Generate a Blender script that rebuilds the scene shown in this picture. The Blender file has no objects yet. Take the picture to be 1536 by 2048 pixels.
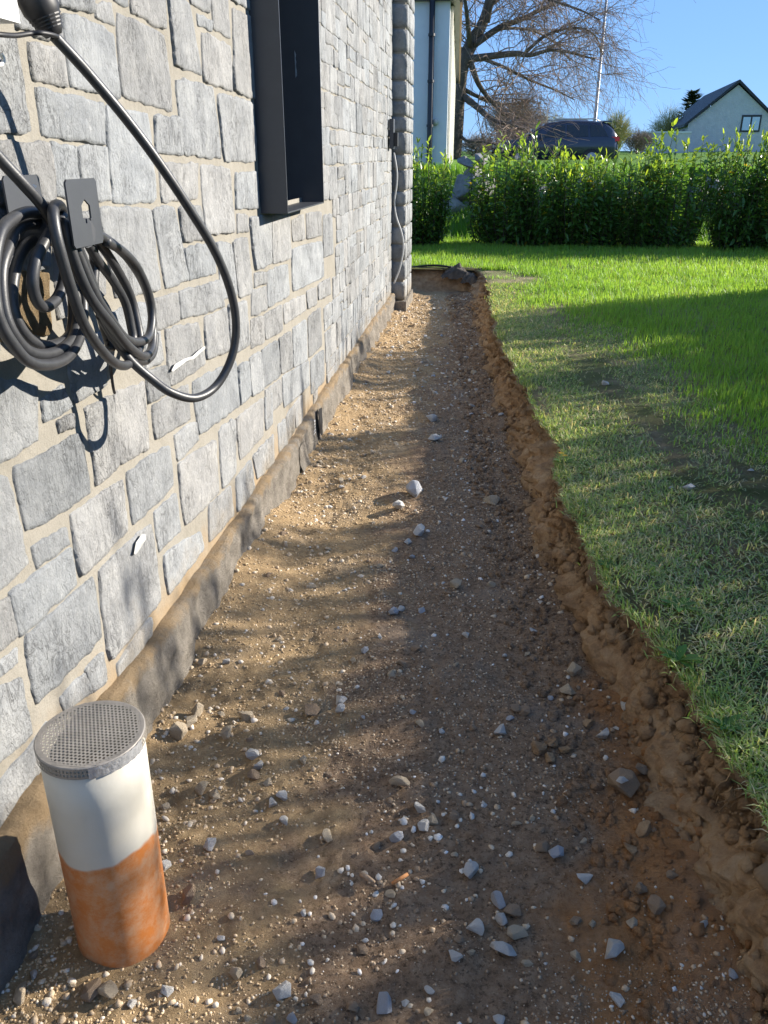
import bpy, bmesh, math, random
import numpy as np
from mathutils import Vector, Matrix

sc = bpy.context.scene
COL = sc.collection
R = math.radians

# ---------------------------------------------------------------- camera
CAM_H, PITCH, YAW, FOC = 1.45, R(23.8), R(6.67), 1620.0
cam_d = bpy.data.cameras.new('camera')
cam_d.sensor_fit = 'VERTICAL'; cam_d.sensor_height = 36.0
cam_d.lens = FOC / 2048 * 36
cam_d.clip_start = 0.02; cam_d.clip_end = 3000
cam = bpy.data.objects.new('camera', cam_d); COL.objects.link(cam)
cam.location = (0, 0, CAM_H)
cam.rotation_euler = (R(90) - PITCH, 0, YAW)
sc.camera = cam

# ---------------------------------------------------------------- sky and sun
SUN = Vector((1, .5, .42)).normalized()
world = bpy.data.worlds.new('World'); sc.world = world; world.use_nodes = True
wn = world.node_tree
sky = wn.nodes.new('ShaderNodeTexSky'); sky.sky_type = 'NISHITA'; sky.sun_disc = False
sky.sun_elevation = math.asin(SUN.z); sky.sun_rotation = math.atan2(SUN.x, SUN.y)
sky.altitude = 3000; sky.air_density = 1.0; sky.dust_density = 0.0; sky.ozone_density = 3.5
gam = wn.nodes.new('ShaderNodeGamma'); gam.inputs['Gamma'].default_value = .33          # evens out the clear sky, the same curve everywhere
tint = wn.nodes.new('ShaderNodeMix'); tint.data_type = 'RGBA'; tint.blend_type = 'MULTIPLY'; tint.inputs[0].default_value = 1.0; tint.inputs[7].default_value = (.62, 1.0, 1.62, 1)
wn.links.new(sky.outputs[0], gam.inputs['Color']); wn.links.new(gam.outputs[0], tint.inputs[6]); wn.links.new(tint.outputs[2], wn.nodes['Background'].inputs[0])
wn.nodes['Background'].inputs[1].default_value = 0.15
sun_d = bpy.data.lights.new('sun', 'SUN'); sun_d.energy = 4.6; sun_d.angle = R(0.55)
sun_d.color = (1.0, 0.93, 0.82)
sun = bpy.data.objects.new('sun', sun_d); COL.objects.link(sun)
sun.rotation_euler = (-SUN).to_track_quat('-Z', 'Y').to_euler()
sun.location = (6, 3, 6)
sc.view_settings.view_transform = 'Standard'; sc.view_settings.look = 'None'
sc.view_settings.exposure = 1.32; sc.view_settings.gamma = 1.0
sc.view_settings.use_curve_mapping = False
sc.cycles.max_bounces = 6; sc.cycles.diffuse_bounces = 3; sc.cycles.glossy_bounces = 2; sc.cycles.transmission_bounces = 3

# ---------------------------------------------------------------- helpers
def ray(px, py):                      # direction in the world of a point measured in the photograph
    x = (px - 768) / FOC; y = (1024 - py) / FOC
    Y = math.cos(PITCH) + y * math.sin(PITCH); Z = -math.sin(PITCH) + y * math.cos(PITCH)
    return np.array([x * math.cos(YAW) - Y * math.sin(YAW), Y * math.cos(YAW) + x * math.sin(YAW), Z])
C0 = np.array([0, 0, CAM_H])
def onX(px, py, X): r = ray(px, py); return C0 + r * (X / r[0])
def onY(px, py, Y): r = ray(px, py); return C0 + r * (Y / r[1])
def onZ(px, py, Z): r = ray(px, py); return C0 + r * ((Z - CAM_H) / r[2])
def view_depth(p):
    Y = -p[0] * math.sin(YAW) + p[1] * math.cos(YAW)
    return Y * math.cos(PITCH) - (p[2] - CAM_H) * math.sin(PITCH)

def _hash(i, j, k, s):
    h = (i * 374761393 + j * 668265263 + k * 2147483647 + s * 1274126177) & 0xFFFFFFFF
    h = ((h ^ (h >> 13)) * 1274126177) & 0xFFFFFFFF
    h = h ^ (h >> 16)
    return (h & 0xFFFFFF) / float(0xFFFFFF)
def vnoise(x, y, z=0.0, s=0):
    x, y, z = np.broadcast_arrays(np.asarray(x, float), np.asarray(y, float), np.asarray(z, float))
    i = np.floor(x).astype(np.int64); j = np.floor(y).astype(np.int64); k = np.floor(z).astype(np.int64)
    fx, fy, fz = x - i, y - j, z - k
    fx = fx * fx * (3 - 2 * fx); fy = fy * fy * (3 - 2 * fy); fz = fz * fz * (3 - 2 * fz)
    r = 0
    for a in (0, 1):
        for b in (0, 1):
            for c in (0, 1):
                w = (fx if a else 1 - fx) * (fy if b else 1 - fy) * (fz if c else 1 - fz)
                r = r + w * _hash(i + a, j + b, k + c, s)
    return r * 2 - 1
def fbm(x, y, z=0.0, s=0, o=4):
    r = 0; a = 1.0
    for n in range(o):
        r = r + a * vnoise(x * 2 ** n, y * 2 ** n, z * 2 ** n, s + n * 17); a *= .5
    return r / 1.8
def sstep(a, b, x):
    t = np.clip((x - a) / (b - a), 0, 1); return t * t * (3 - 2 * t)

class MB:
    """collects vertices and faces of ONE mesh"""
    def __init__(s): s.v = []; s.f = []; s.c = []
    def add(s, vs, fs, col=None):
        b = len(s.v); s.v.extend([tuple(p) for p in vs]); s.f.extend([tuple(i + b for i in f) for f in fs])
        s.c.extend([col or (1, 1, 1)] * len(vs)); return b
    def box(s, a, b, col=None):
        x0, y0, z0 = a; x1, y1, z1 = b
        s.add([(x0, y0, z0), (x1, y0, z0), (x1, y1, z0), (x0, y1, z0), (x0, y0, z1), (x1, y0, z1), (x1, y1, z1), (x0, y1, z1)],
              [(0, 3, 2, 1), (4, 5, 6, 7), (0, 1, 5, 4), (1, 2, 6, 5), (2, 3, 7, 6), (3, 0, 4, 7)], col); return s
    def tube(s, pts, rad, n=8, caps=True, col=None):
        P = np.array(pts, float); m = len(P)
        rad = np.broadcast_to(np.asarray(rad, float), (m,))
        T = np.gradient(P, axis=0); T /= np.linalg.norm(T, axis=1)[:, None] + 1e-12
        u = np.cross(T[0], (0, 0, 1.0)); u = u if np.linalg.norm(u) > .1 else np.cross(T[0], (1.0, 0, 0)); u /= np.linalg.norm(u)
        A = np.arange(n) * 2 * math.pi / n; vs = []
        for i in range(m):
            u = u - T[i] * np.dot(u, T[i]); u /= np.linalg.norm(u) + 1e-12; w = np.cross(T[i], u)
            vs.append(P[i] + rad[i] * (np.cos(A)[:, None] * u + np.sin(A)[:, None] * w))
        vs = np.concatenate(vs); fs = []
        for i in range(m - 1):
            for k in range(n):
                fs.append((i * n + k, i * n + (k + 1) % n, (i + 1) * n + (k + 1) % n, (i + 1) * n + k))
        if caps: fs += [tuple(range(n))[::-1], tuple(range((m - 1) * n, m * n))]
        s.add(vs, fs, col); return s
    def grid(s, P, col=None):          # P: (rows, cols, 3)
        r, c = P.shape[:2]
        fs = [(i * c + j, i * c + j + 1, (i + 1) * c + j + 1, (i + 1) * c + j) for i in range(r - 1) for j in range(c - 1)]
        s.add(P.reshape(-1, 3), fs, col); return s
    def lathe(s, prof, cx, cy, n=48, col=None):
        P = np.array([[(cx + r * math.cos(2 * math.pi * k / n), cy + r * math.sin(2 * math.pi * k / n), z) for k in range(n + 1)] for r, z in prof])
        return s.grid(P, col)
    def build(s, name, mat, parent=None, smooth=False, origin=None, attr=False):
        off = np.array(origin if origin is not None else (WL.get(parent.name, (0, 0, 0)) if parent else (0, 0, 0)), float)
        me = bpy.data.meshes.new(name)
        me.from_pydata([tuple(np.array(v) - off) for v in s.v], [], s.f); me.validate(); me.update()
        if smooth: me.polygons.foreach_set('use_smooth', [True] * len(me.polygons))
        if attr: set_col(me, np.array(s.c))
        o = bpy.data.objects.new(name, me); COL.objects.link(o); me.materials.append(mat)
        if parent:
            o.parent = parent; WL[o.name] = WL.get(parent.name, (0, 0, 0))
            if origin is not None: o.location = off - np.array(WL.get(parent.name, (0, 0, 0)))
        else:
            if origin is not None: o.location = off
            WL[o.name] = tuple(off)
        return o
WL = {}
def set_col(me, c):
    a = me.color_attributes.new('Col', 'FLOAT_COLOR', 'POINT')
    a.data.foreach_set('color', np.concatenate([c, np.ones((len(c), 1))], 1).astype(np.float32).ravel())
def tri_mesh(name, V, F, mat, col=None, parent=None, smooth=False, origin=None):
    off = np.array(origin if origin is not None else (WL.get(parent.name, (0, 0, 0)) if parent else (0, 0, 0)), float)
    V = np.asarray(V, float) - off; F = np.asarray(F, np.int32); k = F.shape[1]
    me = bpy.data.meshes.new(name)
    me.vertices.add(len(V)); me.vertices.foreach_set('co', V.astype(np.float32).ravel())
    me.loops.add(F.size); me.loops.foreach_set('vertex_index', F.ravel())
    me.polygons.add(len(F)); me.polygons.foreach_set('loop_start', np.arange(0, F.size, k, dtype=np.int32))
    if smooth: me.polygons.foreach_set('use_smooth', np.ones(len(F), bool))
    me.update(calc_edges=True)
    if col is not None: set_col(me, col)
    me.materials.append(mat)
    o = bpy.data.objects.new(name, me); COL.objects.link(o)
    if parent: o.parent = parent; WL[o.name] = WL.get(parent.name, (0, 0, 0))
    elif origin is not None: o.location = off; WL[o.name] = tuple(off)
    return o
def thing(name, label, cat, loc=(0, 0, 0), group=None):
    o = bpy.data.objects.new(name, None); COL.objects.link(o); o.location = loc; o.empty_display_size = .1
    WL[o.name] = tuple(loc); return tag(o, label, cat, group)
def tag(o, label, cat, group=None):
    o['label'] = label; o['category'] = cat
    if group: o['group'] = group
    return o
def kind(o, k): o['kind'] = k; return o

# ---------------------------------------------------------------- materials
class NT:
    def __init__(s, name):
        s.m = bpy.data.materials.new(name); s.m.use_nodes = True; s.t = s.m.node_tree
        s.p = s.t.nodes['Principled BSDF']; s.out = s.t.nodes['Material Output']
    def n(s, typ, **kw):
        d = s.t.nodes.new(typ)
        for k, v in kw.items():
            if k in d.inputs: s.set(d.inputs[k], v)
            else: setattr(d, k, v)
        return d
    def set(s, sock, v):
        if hasattr(v, 'is_output') or isinstance(v, bpy.types.NodeSocket): s.t.links.new(v, sock)
        else: sock.default_value = v
    def pos(s, scale=None, rot=None):
        g = s.n('ShaderNodeNewGeometry').outputs['Position']
        if scale is None: return g
        m = s.n('ShaderNodeMapping'); s.set(m.inputs['Vector'], g); m.inputs['Scale'].default_value = scale
        if rot: m.inputs['Rotation'].default_value = rot
        return m.outputs[0]
    def noise(s, scale, detail=6, rough=.6, dist=0, vec=None):
        d = s.n('ShaderNodeTexNoise'); s.set(d.inputs['Vector'], vec if vec is not None else s.pos())
        d.inputs['Scale'].default_value = scale; d.inputs['Detail'].default_value = detail
        d.inputs['Roughness'].default_value = rough; d.inputs['Distortion'].default_value = dist
        return d.outputs['Fac']
    def ramp(s, fac, stops):
        d = s.n('ShaderNodeValToRGB'); s.set(d.inputs[0], fac); e = d.color_ramp.elements
        while len(e) < len(stops): e.new(.5)
        for k, (p, c) in enumerate(stops):
            e[k].position = p; e[k].color = (c, c, c, 1) if isinstance(c, (int, float)) else (*c, 1)
        return d.outputs[0]
    def mix(s, fac, a, b, mode='MIX'):
        d = s.n('ShaderNodeMix'); d.data_type = 'RGBA'; d.blend_type = mode
        s.set(d.inputs[0], fac)
        for i, v in ((6, a), (7, b)):
            if isinstance(v, tuple): d.inputs[i].default_value = (*v, 1)
            else: s.set(d.inputs[i], v)
        return d.outputs[2]
    def math(s, op, a, b=0.0):
        d = s.n('ShaderNodeMath'); d.operation = op; s.set(d.inputs[0], a); s.set(d.inputs[1], b); return d.outputs[0]
    def attr(s): return s.n('ShaderNodeAttribute', attribute_name='Col').outputs['Color']
    def bump(s, hs):                   # [(height socket, distance)]
        nrm = None
        for h, dist in hs:
            b = s.n('ShaderNodeBump'); b.inputs['Strength'].default_value = 1.0; b.inputs['Distance'].default_value = dist
            s.set(b.inputs['Height'], h)
            if nrm is not None: s.set(b.inputs['Normal'], nrm)
            nrm = b.outputs[0]
        s.set(s.p.inputs['Normal'], nrm)
    def fin(s, col, rough=.85, spec=.3, metal=0):
        if isinstance(col, tuple): s.p.inputs['Base Color'].default_value = (*col, 1)
        else: s.set(s.p.inputs['Base Color'], col)
        s.set(s.p.inputs['Roughness'], rough); s.p.inputs['Specular IOR Level'].default_value = spec
        s.p.inputs['Metallic'].default_value = metal
        return s.m
    def translucent(s, col, fac):
        tr = s.n('ShaderNodeBsdfTranslucent'); s.set(tr.inputs['Color'], col)
        mx = s.n('ShaderNodeMixShader'); mx.inputs[0].default_value = fac
        s.t.links.new(s.p.outputs[0], mx.inputs[1]); s.t.links.new(tr.outputs[0], mx.inputs[2])
        s.t.links.new(mx.outputs[0], s.out.inputs[0])

M = {}
def m_stone():
    t = NT('limestone'); a = t.attr()
    g = t.noise(9, 8, .65, .4); f = t.noise(70, 8, .7, .6, t.pos((1, 1, .55), (.5, 0, 0)))
    c = t.ramp(g, [(.28, (.215, .222, .228)), (.45, (.268, .275, .279)), (.60, (.31, .316, .317)), (.76, (.36, .363, .359))])
    c = t.mix(t.ramp(f, [(.32, .6), (.43, 0.0)]), c, (.135, .135, .138))
    c = t.mix(t.ramp(t.noise(38, 9, .75), [(.55, 0.0), (.72, .75)]), c, (.42, .42, .41))
    cr1 = t.math('ABSOLUTE', t.math('SUBTRACT', t.noise(11, 5, .6, .9, t.pos((1, 1.6, .7), (.35, 0, 0))), .5))
    cr2 = t.math('ABSOLUTE', t.math('SUBTRACT', t.noise(26, 4, .6, 1.2, t.pos((1, 1.8, .5), (-.3, 0, 0))), .5))
    l1 = t.ramp(cr1, [(.0, 1.0), (.018, 0.0)]); l2 = t.ramp(cr2, [(.0, .8), (.014, 0.0)]); msk = t.ramp(t.noise(5, 3), [(.45, 0.0), (.6, 1.0)])
    lines = t.math('MULTIPLY', t.math('MAXIMUM', l1, l2), msk)
    c = t.mix(t.math('MULTIPLY', lines, .4), c, (.10, .10, .102))
    c = t.mix(1.0, c, a, 'MULTIPLY')
    z = t.n('ShaderNodeSeparateXYZ', Vector=t.pos()).outputs[2]
    low = t.math('ADD', z, t.math('MULTIPLY', t.noise(7, 5), .45))
    c = t.mix(t.ramp(low, [(.33, .7), (.52, 0.0)]), c, (.29, .235, .16))
    t.bump([(t.noise(16, 6, .6, .3), .010), (f, .008), (t.math('MULTIPLY', lines, -1.0), .003), (t.noise(190, 5, .7), .0022)])
    return t.fin(c, .9, .2)
M['stone'] = m_stone()
def m_mortar():
    t = NT('mortar'); g = t.noise(6, 7); f = t.noise(260, 5, .8)
    c = t.ramp(g, [(.3, (.235, .217, .182)), (.7, (.29, .27, .232))])
    c = t.mix(t.ramp(f, [(.3, .5), (.5, 0.0)]), c, (.155, .135, .105))
    z = t.n('ShaderNodeSeparateXYZ', Vector=t.pos()).outputs[2]
    low = t.math('ADD', z, t.math('MULTIPLY', t.noise(8, 5), .3))
    c = t.mix(t.ramp(low, [(.30, .9), (.50, 0.0)]), c, (.29, .205, .115))
    t.bump([(t.noise(24, 6), .006), (f, .0015)])
    return t.fin(c, .95, .15)
M['mortar'] = m_mortar()
def simple(name, cols, scale=30, rough=.85, bumps=((60, .002),), spec=.3, metal=0, attr=False, detail=7):
    t = NT(name); c = t.ramp(t.noise(scale, detail, .65), [(.3 + .4 * k / max(1, len(cols) - 1), x) for k, x in enumerate(cols)])
    if attr: c = t.mix(1.0, c, t.attr(), 'MULTIPLY')
    if bumps: t.bump([(t.noise(s, 6, .65), d) for s, d in bumps])
    return t.fin(c, rough, spec, metal)
def m_plinth():
    t = NT('dusty_concrete'); z = t.n('ShaderNodeSeparateXYZ', Vector=t.pos()).outputs[2]
    c = t.ramp(t.noise(14, 8, .7), [(.3, (.16, .14, .118)), (.5, (.275, .245, .205)), (.72, (.38, .34, .29))])
    h = t.math('ADD', z, t.math('MULTIPLY', t.noise(12, 6, .7), .14))
    c = t.mix(t.ramp(h, [(.235, 0.0), (.275, .8)]), c, (.36, .25, .135))
    t.bump([(t.noise(18, 8, .7), .03), (t.noise(90, 8, .8), .014)])
    return t.fin(c, .95, .15)
M['plinth'] = m_plinth()
def m_soil():
    t = NT('trench_soil')
    x = t.n('ShaderNodeSeparateXYZ', Vector=t.pos()).outputs
    c = t.ramp(t.noise(30, 10, .75), [(.25, (.17, .108, .064)), (.5, (.35, .235, .148)), (.75, (.55, .40, .265))])
    c = t.mix(t.ramp(t.noise(85, 6, .75), [(.36, .85), (.49, 0.0)]), c, (.07, .046, .03)); c = t.mix(t.ramp(t.noise(150, 5, .7), [(.60, 0.0), (.70, .7)]), c, (.62, .52, .40))
    sand = t.math('ADD', x[0], t.math('MULTIPLY', t.noise(5, 6, .6), .9))            # pale sand swept against the wall
    c = t.mix(t.ramp(sand, [(-.12, .8), (.20, 0.0)]), c, t.ramp(t.noise(45, 9, .7), [(.3, (.38, .255, .13)), (.7, (.66, .47, .255))]))
    nearw = t.math('SUBTRACT', x[1], t.math('MULTIPLY', x[0], .9))
    clay = t.math('SUBTRACT', t.math('ADD', x[0], t.math('MULTIPLY', t.noise(4.5, 6, .65), .55)), t.math('MULTIPLY', x[1], .17))
    c = t.mix(t.ramp(clay, [(.25, 0.0), (.40, .85)]), c, t.ramp(t.noise(22, 8, .7), [(.3, (.33, .155, .06)), (.7, (.62, .31, .125))]))
    gr = t.noise(3, 4)
    c = t.mix(t.ramp(gr, [(.55, 0.0), (.7, .35)]), c, (.44, .38, .31))
    t.bump([(t.noise(55, 9, .8), .020), (t.noise(240, 7, .8), .006)])
    return t.fin(c, .95, .15)
M['soil'] = m_soil()
def m_clay():
    t = NT('clay_bank'); x = t.n('ShaderNodeSeparateXYZ', Vector=t.pos()).outputs
    c = t.ramp(t.noise(12, 9, .7), [(.22, (.14, .088, .052)), (.36, (.32, .20, .11)), (.49, (.52, .33, .18)), (.63, (.64, .45, .27)), (.78, (.72, .57, .385))])
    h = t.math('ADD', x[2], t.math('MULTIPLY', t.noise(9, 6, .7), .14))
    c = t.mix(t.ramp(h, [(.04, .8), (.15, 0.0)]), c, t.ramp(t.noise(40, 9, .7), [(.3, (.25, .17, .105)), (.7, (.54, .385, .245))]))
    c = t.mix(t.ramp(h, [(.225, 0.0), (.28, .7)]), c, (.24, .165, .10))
    t.bump([(t.noise(28, 9, .75), .035), (t.noise(140, 7, .8), .009)])
    return t.fin(c, .95, .12)
M['clay'] = m_clay()
def m_lawn():
    t = NT('lawn_soil'); 
    c = t.ramp(t.noise(9, 8, .7), [(.3, (.26, .21, .115)), (.55, (.46, .375, .235)), (.75, (.62, .51, .355))])
    c = t.mix(t.ramp(t.noise(2.2, 5), [(.38, .0), (.58, .7)]), c, (.16, .22, .065))
    t.bump([(t.noise(40, 8, .75), .02), (t.noise(160, 6, .8), .006)])
    return t.fin(c, .95, .1)
M['lawn'] = m_lawn()
def m_blade():
    t = NT('grass_blade'); a = t.attr(); t.fin(a, .5, .4); t.translucent(t.mix(1.0, a, (1.5, 1.3, .8), 'MULTIPLY'), .45); return t.m
M['blade'] = m_blade()
def m_leaf():
    t = NT('laurel_leaf'); a = t.attr()
    t.fin(a, .32, .5); t.translucent(t.mix(1.0, a, (2.6, 2.2, .9), 'MULTIPLY'), .38); return t.m
M['leaf'] = m_leaf()
M['pebble'] = (lambda t: (t.bump([(t.noise(220, 5, .7), .0012)]), t.fin(t.mix(1.0, t.ramp(t.noise(120, 6, .7), [(.3, .7), (.7, 1.15)]), t.attr(), 'MULTIPLY'), .9, .2))[1])(NT('pebble'))
def stone_col(name, a, b):
    t = NT(name); oi = t.n('ShaderNodeObjectInfo')
    v = t.n('ShaderNodeVectorMath', operation='ADD'); tc = t.n('ShaderNodeTexCoord')
    t.set(v.inputs[0], tc.outputs['Object']); t.set(v.inputs[1], oi.outputs['Location'])
    c = t.mix(t.ramp(t.noise(45, 8, .7, 0, v.outputs[0]), [(.35, 0.0), (.65, 1.0)]), a, b)
    c = t.mix(t.ramp(t.noise(22, 6, .7, 0, v.outputs[0]), [(.50, 0.0), (.68, .45)]), c, (.38, .28, .18))
    c = t.mix(t.math('MULTIPLY', oi.outputs['Random'], .15), c, (.38, .29, .20))
    t.bump([(t.noise(60, 7, .7, 0, v.outputs[0]), .008), (t.noise(260, 5, .7, 0, v.outputs[0]), .001)])
    return t.fin(c, .9, .2)
M['s_grey'] = stone_col('pale_grey_stone', (.66, .63, .58), (.90, .88, .83))
M['s_blue'] = stone_col('blue_grey_stone', (.40, .42, .46), (.70, .72, .76))
M['s_tan'] = stone_col('tan_stone', (.52, .41, .28), (.76, .64, .47))
M['s_brown'] = stone_col('brown_stone', (.32, .225, .145), (.50, .37, .26))
M['cable'] = simple('black_rubber', [(.028, .029, .032), (.045, .046, .05)], 60, .42, ((300, .0003),), .5)
M['black'] = simple('black_plastic', [(.012, .012, .014), (.025, .025, .028)], 40, .5, (), .4)
M['anthracite'] = simple('anthracite_coating', [(.042, .045, .053), (.052, .056, .064)], 12, .42, ((400, .0002),), .5)
M['white'] = simple('white_plastic', [(.62, .62, .60), (.66, .66, .64)], 10, .4, (), .5)
M['glass'] = simple('dark_glass', [(.01, .012, .016), (.015, .017, .02)], 3, .06, (), .8)
M['perf'] = simple('galvanised_sheet', [(.22, .20, .175), (.32, .29, .255)], 40, .5, ((120, .0005),), .5, .25)
M['tape'] = simple('silver_tape', [(.5, .5, .5), (.75, .75, .76)], 50, .3, ((90, .003),), .6, .6)
def m_pipe():
    t = NT('painted_pipe'); z = t.n('ShaderNodeSeparateXYZ', Vector=t.pos()).outputs[2]
    h = t.math('ADD', z, t.math('MULTIPLY', t.math('SUBTRACT', t.noise(7, 3, .5), .5), .12))
    w = t.ramp(t.noise(10, 6), [(.3, (.50, .465, .385)), (.7, (.55, .52, .45))])
    w = t.mix(t.ramp(t.noise(35, 9, .8, 1.5), [(.66, 0.0), (.74, .35)]), w, (.40, .34, .25))
    o = t.ramp(t.noise(9, 5), [(.3, (.47, .145, .03)), (.7, (.54, .19, .048))])
    o = t.mix(t.ramp(t.noise(24, 9, .82), [(.42, 0.0), (.66, .75)]), o, (.52, .36, .23))
    o = t.mix(t.ramp(t.noise(50, 9, .8), [(.6, 0.0), (.7, .5)]), o, (.30, .19, .11))
    c = t.mix(t.ramp(h, [(.272, 0.0), (.280, 1.0)]), o, w)
    t.bump([(t.noise(30, 4, .5), .0006)])
    return t.fin(c, t.ramp(t.noise(20, 5), [(.3, .35), (.7, .6)]), .45)
M['pipe'] = m_pipe()

# ================================================================ the ground
rng = np.random.default_rng(7); random.seed(7)
LAWN = 0.25
_ey = [-3, .5, 1.0, 1.37, 1.6, 1.9, 2.15, 2.55, 3.0, 3.47, 4.47, 6.15, 8.1, 9.0, 9.7, 20]
_ex = [.72, .70, .67, .632, .575, .545, .455, .408, .395, .381, .297, .154, .09, .03, -.06, -.06]
def edge_x(Y):                          # upper edge of the cut turf
    Y = np.asarray(Y, float)
    return np.interp(Y, _ey, _ex) + .030 * vnoise(Y * 3.1, .5, 0, 3) + .018 * vnoise(Y * 8, .7, 0, 4) + .008 * vnoise(Y * 26, .2, 0, 5)
_fy = [-3, .5, 1.05, 1.22, 1.39, 1.52, 1.78, 2.25, 2.64, 3.6, 4.33, 5.64, 6.6, 9.07, 20]
_fx = [.63, .61, .59, .57, .55, .51, .47, .415, .33, .235, .195, .12, .03, -.10, -.10]
def foot_x(Y):
    Y = np.asarray(Y, float)
    return np.minimum(np.interp(Y, _fy, _fx) + .03 * vnoise(Y * 2.3, .3, 0, 8) + .015 * vnoise(Y * 9, .3, 0, 9), edge_x(Y) - .05)
def floor_z(X, Y):
    X = np.asarray(X, float); Y = np.asarray(Y, float)
    z = .022 * fbm(X * 2.2, Y * 2.2, 0, 21, 3) + .020 * fbm(X * 7, Y * 7, 0, 22, 3) * (.45 + .55 * sstep(.1, -.5, X)) + .009 * fbm(X * 30, Y * 30, 0, 23, 3) * (.4 + .6 * np.clip(.5 + fbm(X * 2, Y * 2, 0, 26, 2), 0, 1))
    z = z + .075 * sstep(-.62, -.9, X) * np.clip(.5 + .9 * fbm(Y * 2.6, 4.4, 0, 25, 3), 0, 1.2) * sstep(1.2, 1.8, Y)
    z = z + .05 * sstep(.22, .0, foot_x(Y) - X) * (.5 + .5 * vnoise(X * 6, Y * 6, 0, 24))
    return z
def rows(y0, y1, d0, k):
    ys = [y0]
    while ys[-1] < y1: ys.append(ys[-1] + max(d0, d0 * k * max(ys[-1], 0)))
    return np.array(ys)
def grid_obj(name, P, mat, smooth=True):
    r, c = P.shape[:2]
    idx = np.arange(r * c).reshape(r, c)
    F = np.stack([idx[:-1, :-1], idx[:-1, 1:], idx[1:, 1:], idx[1:, :-1]], -1).reshape(-1, 4)
    return tri_mesh(name, P.reshape(-1, 3), F, mat, smooth=smooth)
# trench floor
ys = rows(-2.5, 9.95, .011, .9); us = np.linspace(0, 1, 190)
YY, UU = np.meshgrid(ys, us, indexing='ij'); XX = -1.0 + UU * (np.maximum(foot_x(YY), -.1) + .22 + 1.0)
ZZ = floor_z(XX, YY)
kind(grid_obj('trench_floor', np.stack([XX, YY, ZZ], -1), M['soil']), 'structure')
# trench bank: the cut side under the lawn and round the far end
ys = rows(-2.5, 9.75, .010, .9); ss = np.linspace(0, 1, 44)
YY, SS = np.meshgrid(ys, ss, indexing='ij')
f = foot_x(YY) - .05; e = edge_x(YY)
prof = np.interp(SS, [0, .25, .5, .72, .86, .95, 1], [0, .42, .66, .80, .98, 1.0, 1.0])
zz = np.interp(SS, [0, .25, .5, .72, .86, .95, 1], [-.02, .055, .115, .175, .215, .24, .243])
XX = f + (e - f) * prof
lump = .035 + .035 * fbm(YY * 5, zz * 9, 0, 31, 3) - .055 * np.abs(vnoise(YY * 9 + .4 * fbm(YY * 14, zz * 14, 0, 39, 2), zz * 14, 0, 32)) - .034 * np.abs(vnoise(YY * 23, zz * 30, 0, 36)) - .020 * np.abs(vnoise(YY * 55, zz * 60, 0, 37)) - .055 * np.clip(1 - 4 * np.abs(vnoise(YY * 4.2, zz * 5, 0, 38)), 0, 1) * sstep(.3, .6, SS)
und = .085 * sstep(.35, .62, SS) * (1 - sstep(.76, .9, SS)) * np.clip(vnoise(YY * 2.7, 1.5, 0, 33) + .5, 0, 1)   # undercut below the turf
XX = XX + (lump + und) * sstep(0, .12, SS) * (1 - .8 * sstep(.9, 1, SS)); ZZ = zz + .022 * fbm(YY * 9, SS * 6, 0, 34, 3) * sstep(0, .2, SS) * (1 - sstep(.88, 1, SS))
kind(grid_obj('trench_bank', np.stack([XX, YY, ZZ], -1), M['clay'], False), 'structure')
xs = np.linspace(-1.5, 0.05, 90); ss = np.linspace(0, 1, 20)
X2, S2 = np.meshgrid(xs, ss, indexing='ij')
Y2 = 9.52 + .26 * S2 ** .7 + .05 * fbm(X2 * 5, S2 * 3, 0, 35, 4); Z2 = -.02 + .262 * S2 + .012 * fbm(X2 * 9, S2 * 6, 0, 36, 3)
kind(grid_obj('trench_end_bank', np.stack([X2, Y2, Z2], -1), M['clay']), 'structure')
# lawn sheet
def lawn_z(X, Y):
    return LAWN + .010 * fbm(X * 1.3, Y * 1.3, 0, 41, 3) + .006 * fbm(X * 7, Y * 7, 0, 42, 2) + 0 * X
ys = np.concatenate([rows(-2.5, 9.68, .03, .5)[:-1], [9.70], [9.71], np.linspace(9.8, 13.2, 40)])
us = np.concatenate([np.linspace(0, .2, 40), np.linspace(.22, 1, 40)])
YY, UU = np.meshgrid(ys, us, indexing='ij')
left = np.where(YY < 9.705, edge_x(np.minimum(YY, 9.7)), -7.0)
XX = left + UU * (9.0 - left)
ZZ = lawn_z(XX, YY) - .012 * np.where(YY < 9.705, 1 - sstep(0, .06, XX - left), 0)
YY = np.where(YY > 9.705, np.maximum(YY, 9.71) + .04 * vnoise(XX * 4, .3, 0, 44) * (1 - sstep(9.75, 10.2, YY)), YY)
kind(grid_obj('lawn', np.stack([XX, YY, ZZ], -1), M['lawn']), 'structure')
# rising ground behind the hedge, out to the horizon
def hill_z(X, Y):
    return LAWN - .01 + .95 * sstep(13.0, 15.2, Y) + .10 * sstep(15, 40, Y) + .5 * sstep(40, 90, Y) - .06 * sstep(90, 600, Y) + .03 * fbm(X * .5, Y * .5, 0, 51, 3)
ys = np.concatenate([np.linspace(12.9, 16, 40), np.geomspace(16.2, 1500, 60)]); us = np.linspace(-1, 1, 81)
YY, UU = np.meshgrid(ys, us, indexing='ij'); XX = UU * np.abs(UU) ** .6 * (14 + YY * 1.4)
t = NT('meadow'); c = t.ramp(t.noise(1.5, 8, .7), [(.3, (.07, .16, .025)), (.7, (.16, .27, .05))]); t.bump([(t.noise(30, 7, .7), .05)]); M['meadow'] = t.fin(c, .9, .1)
kind(grid_obj('hillside', np.stack([XX, YY, hill_z(XX, YY)], -1), M['meadow']), 'structure')
us = np.linspace(-1, 1, 21); ys = np.concatenate([[-400, -60, -20, -6], [-2.45]])
YY, UU = np.meshgrid(ys, us, indexing='ij')
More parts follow.
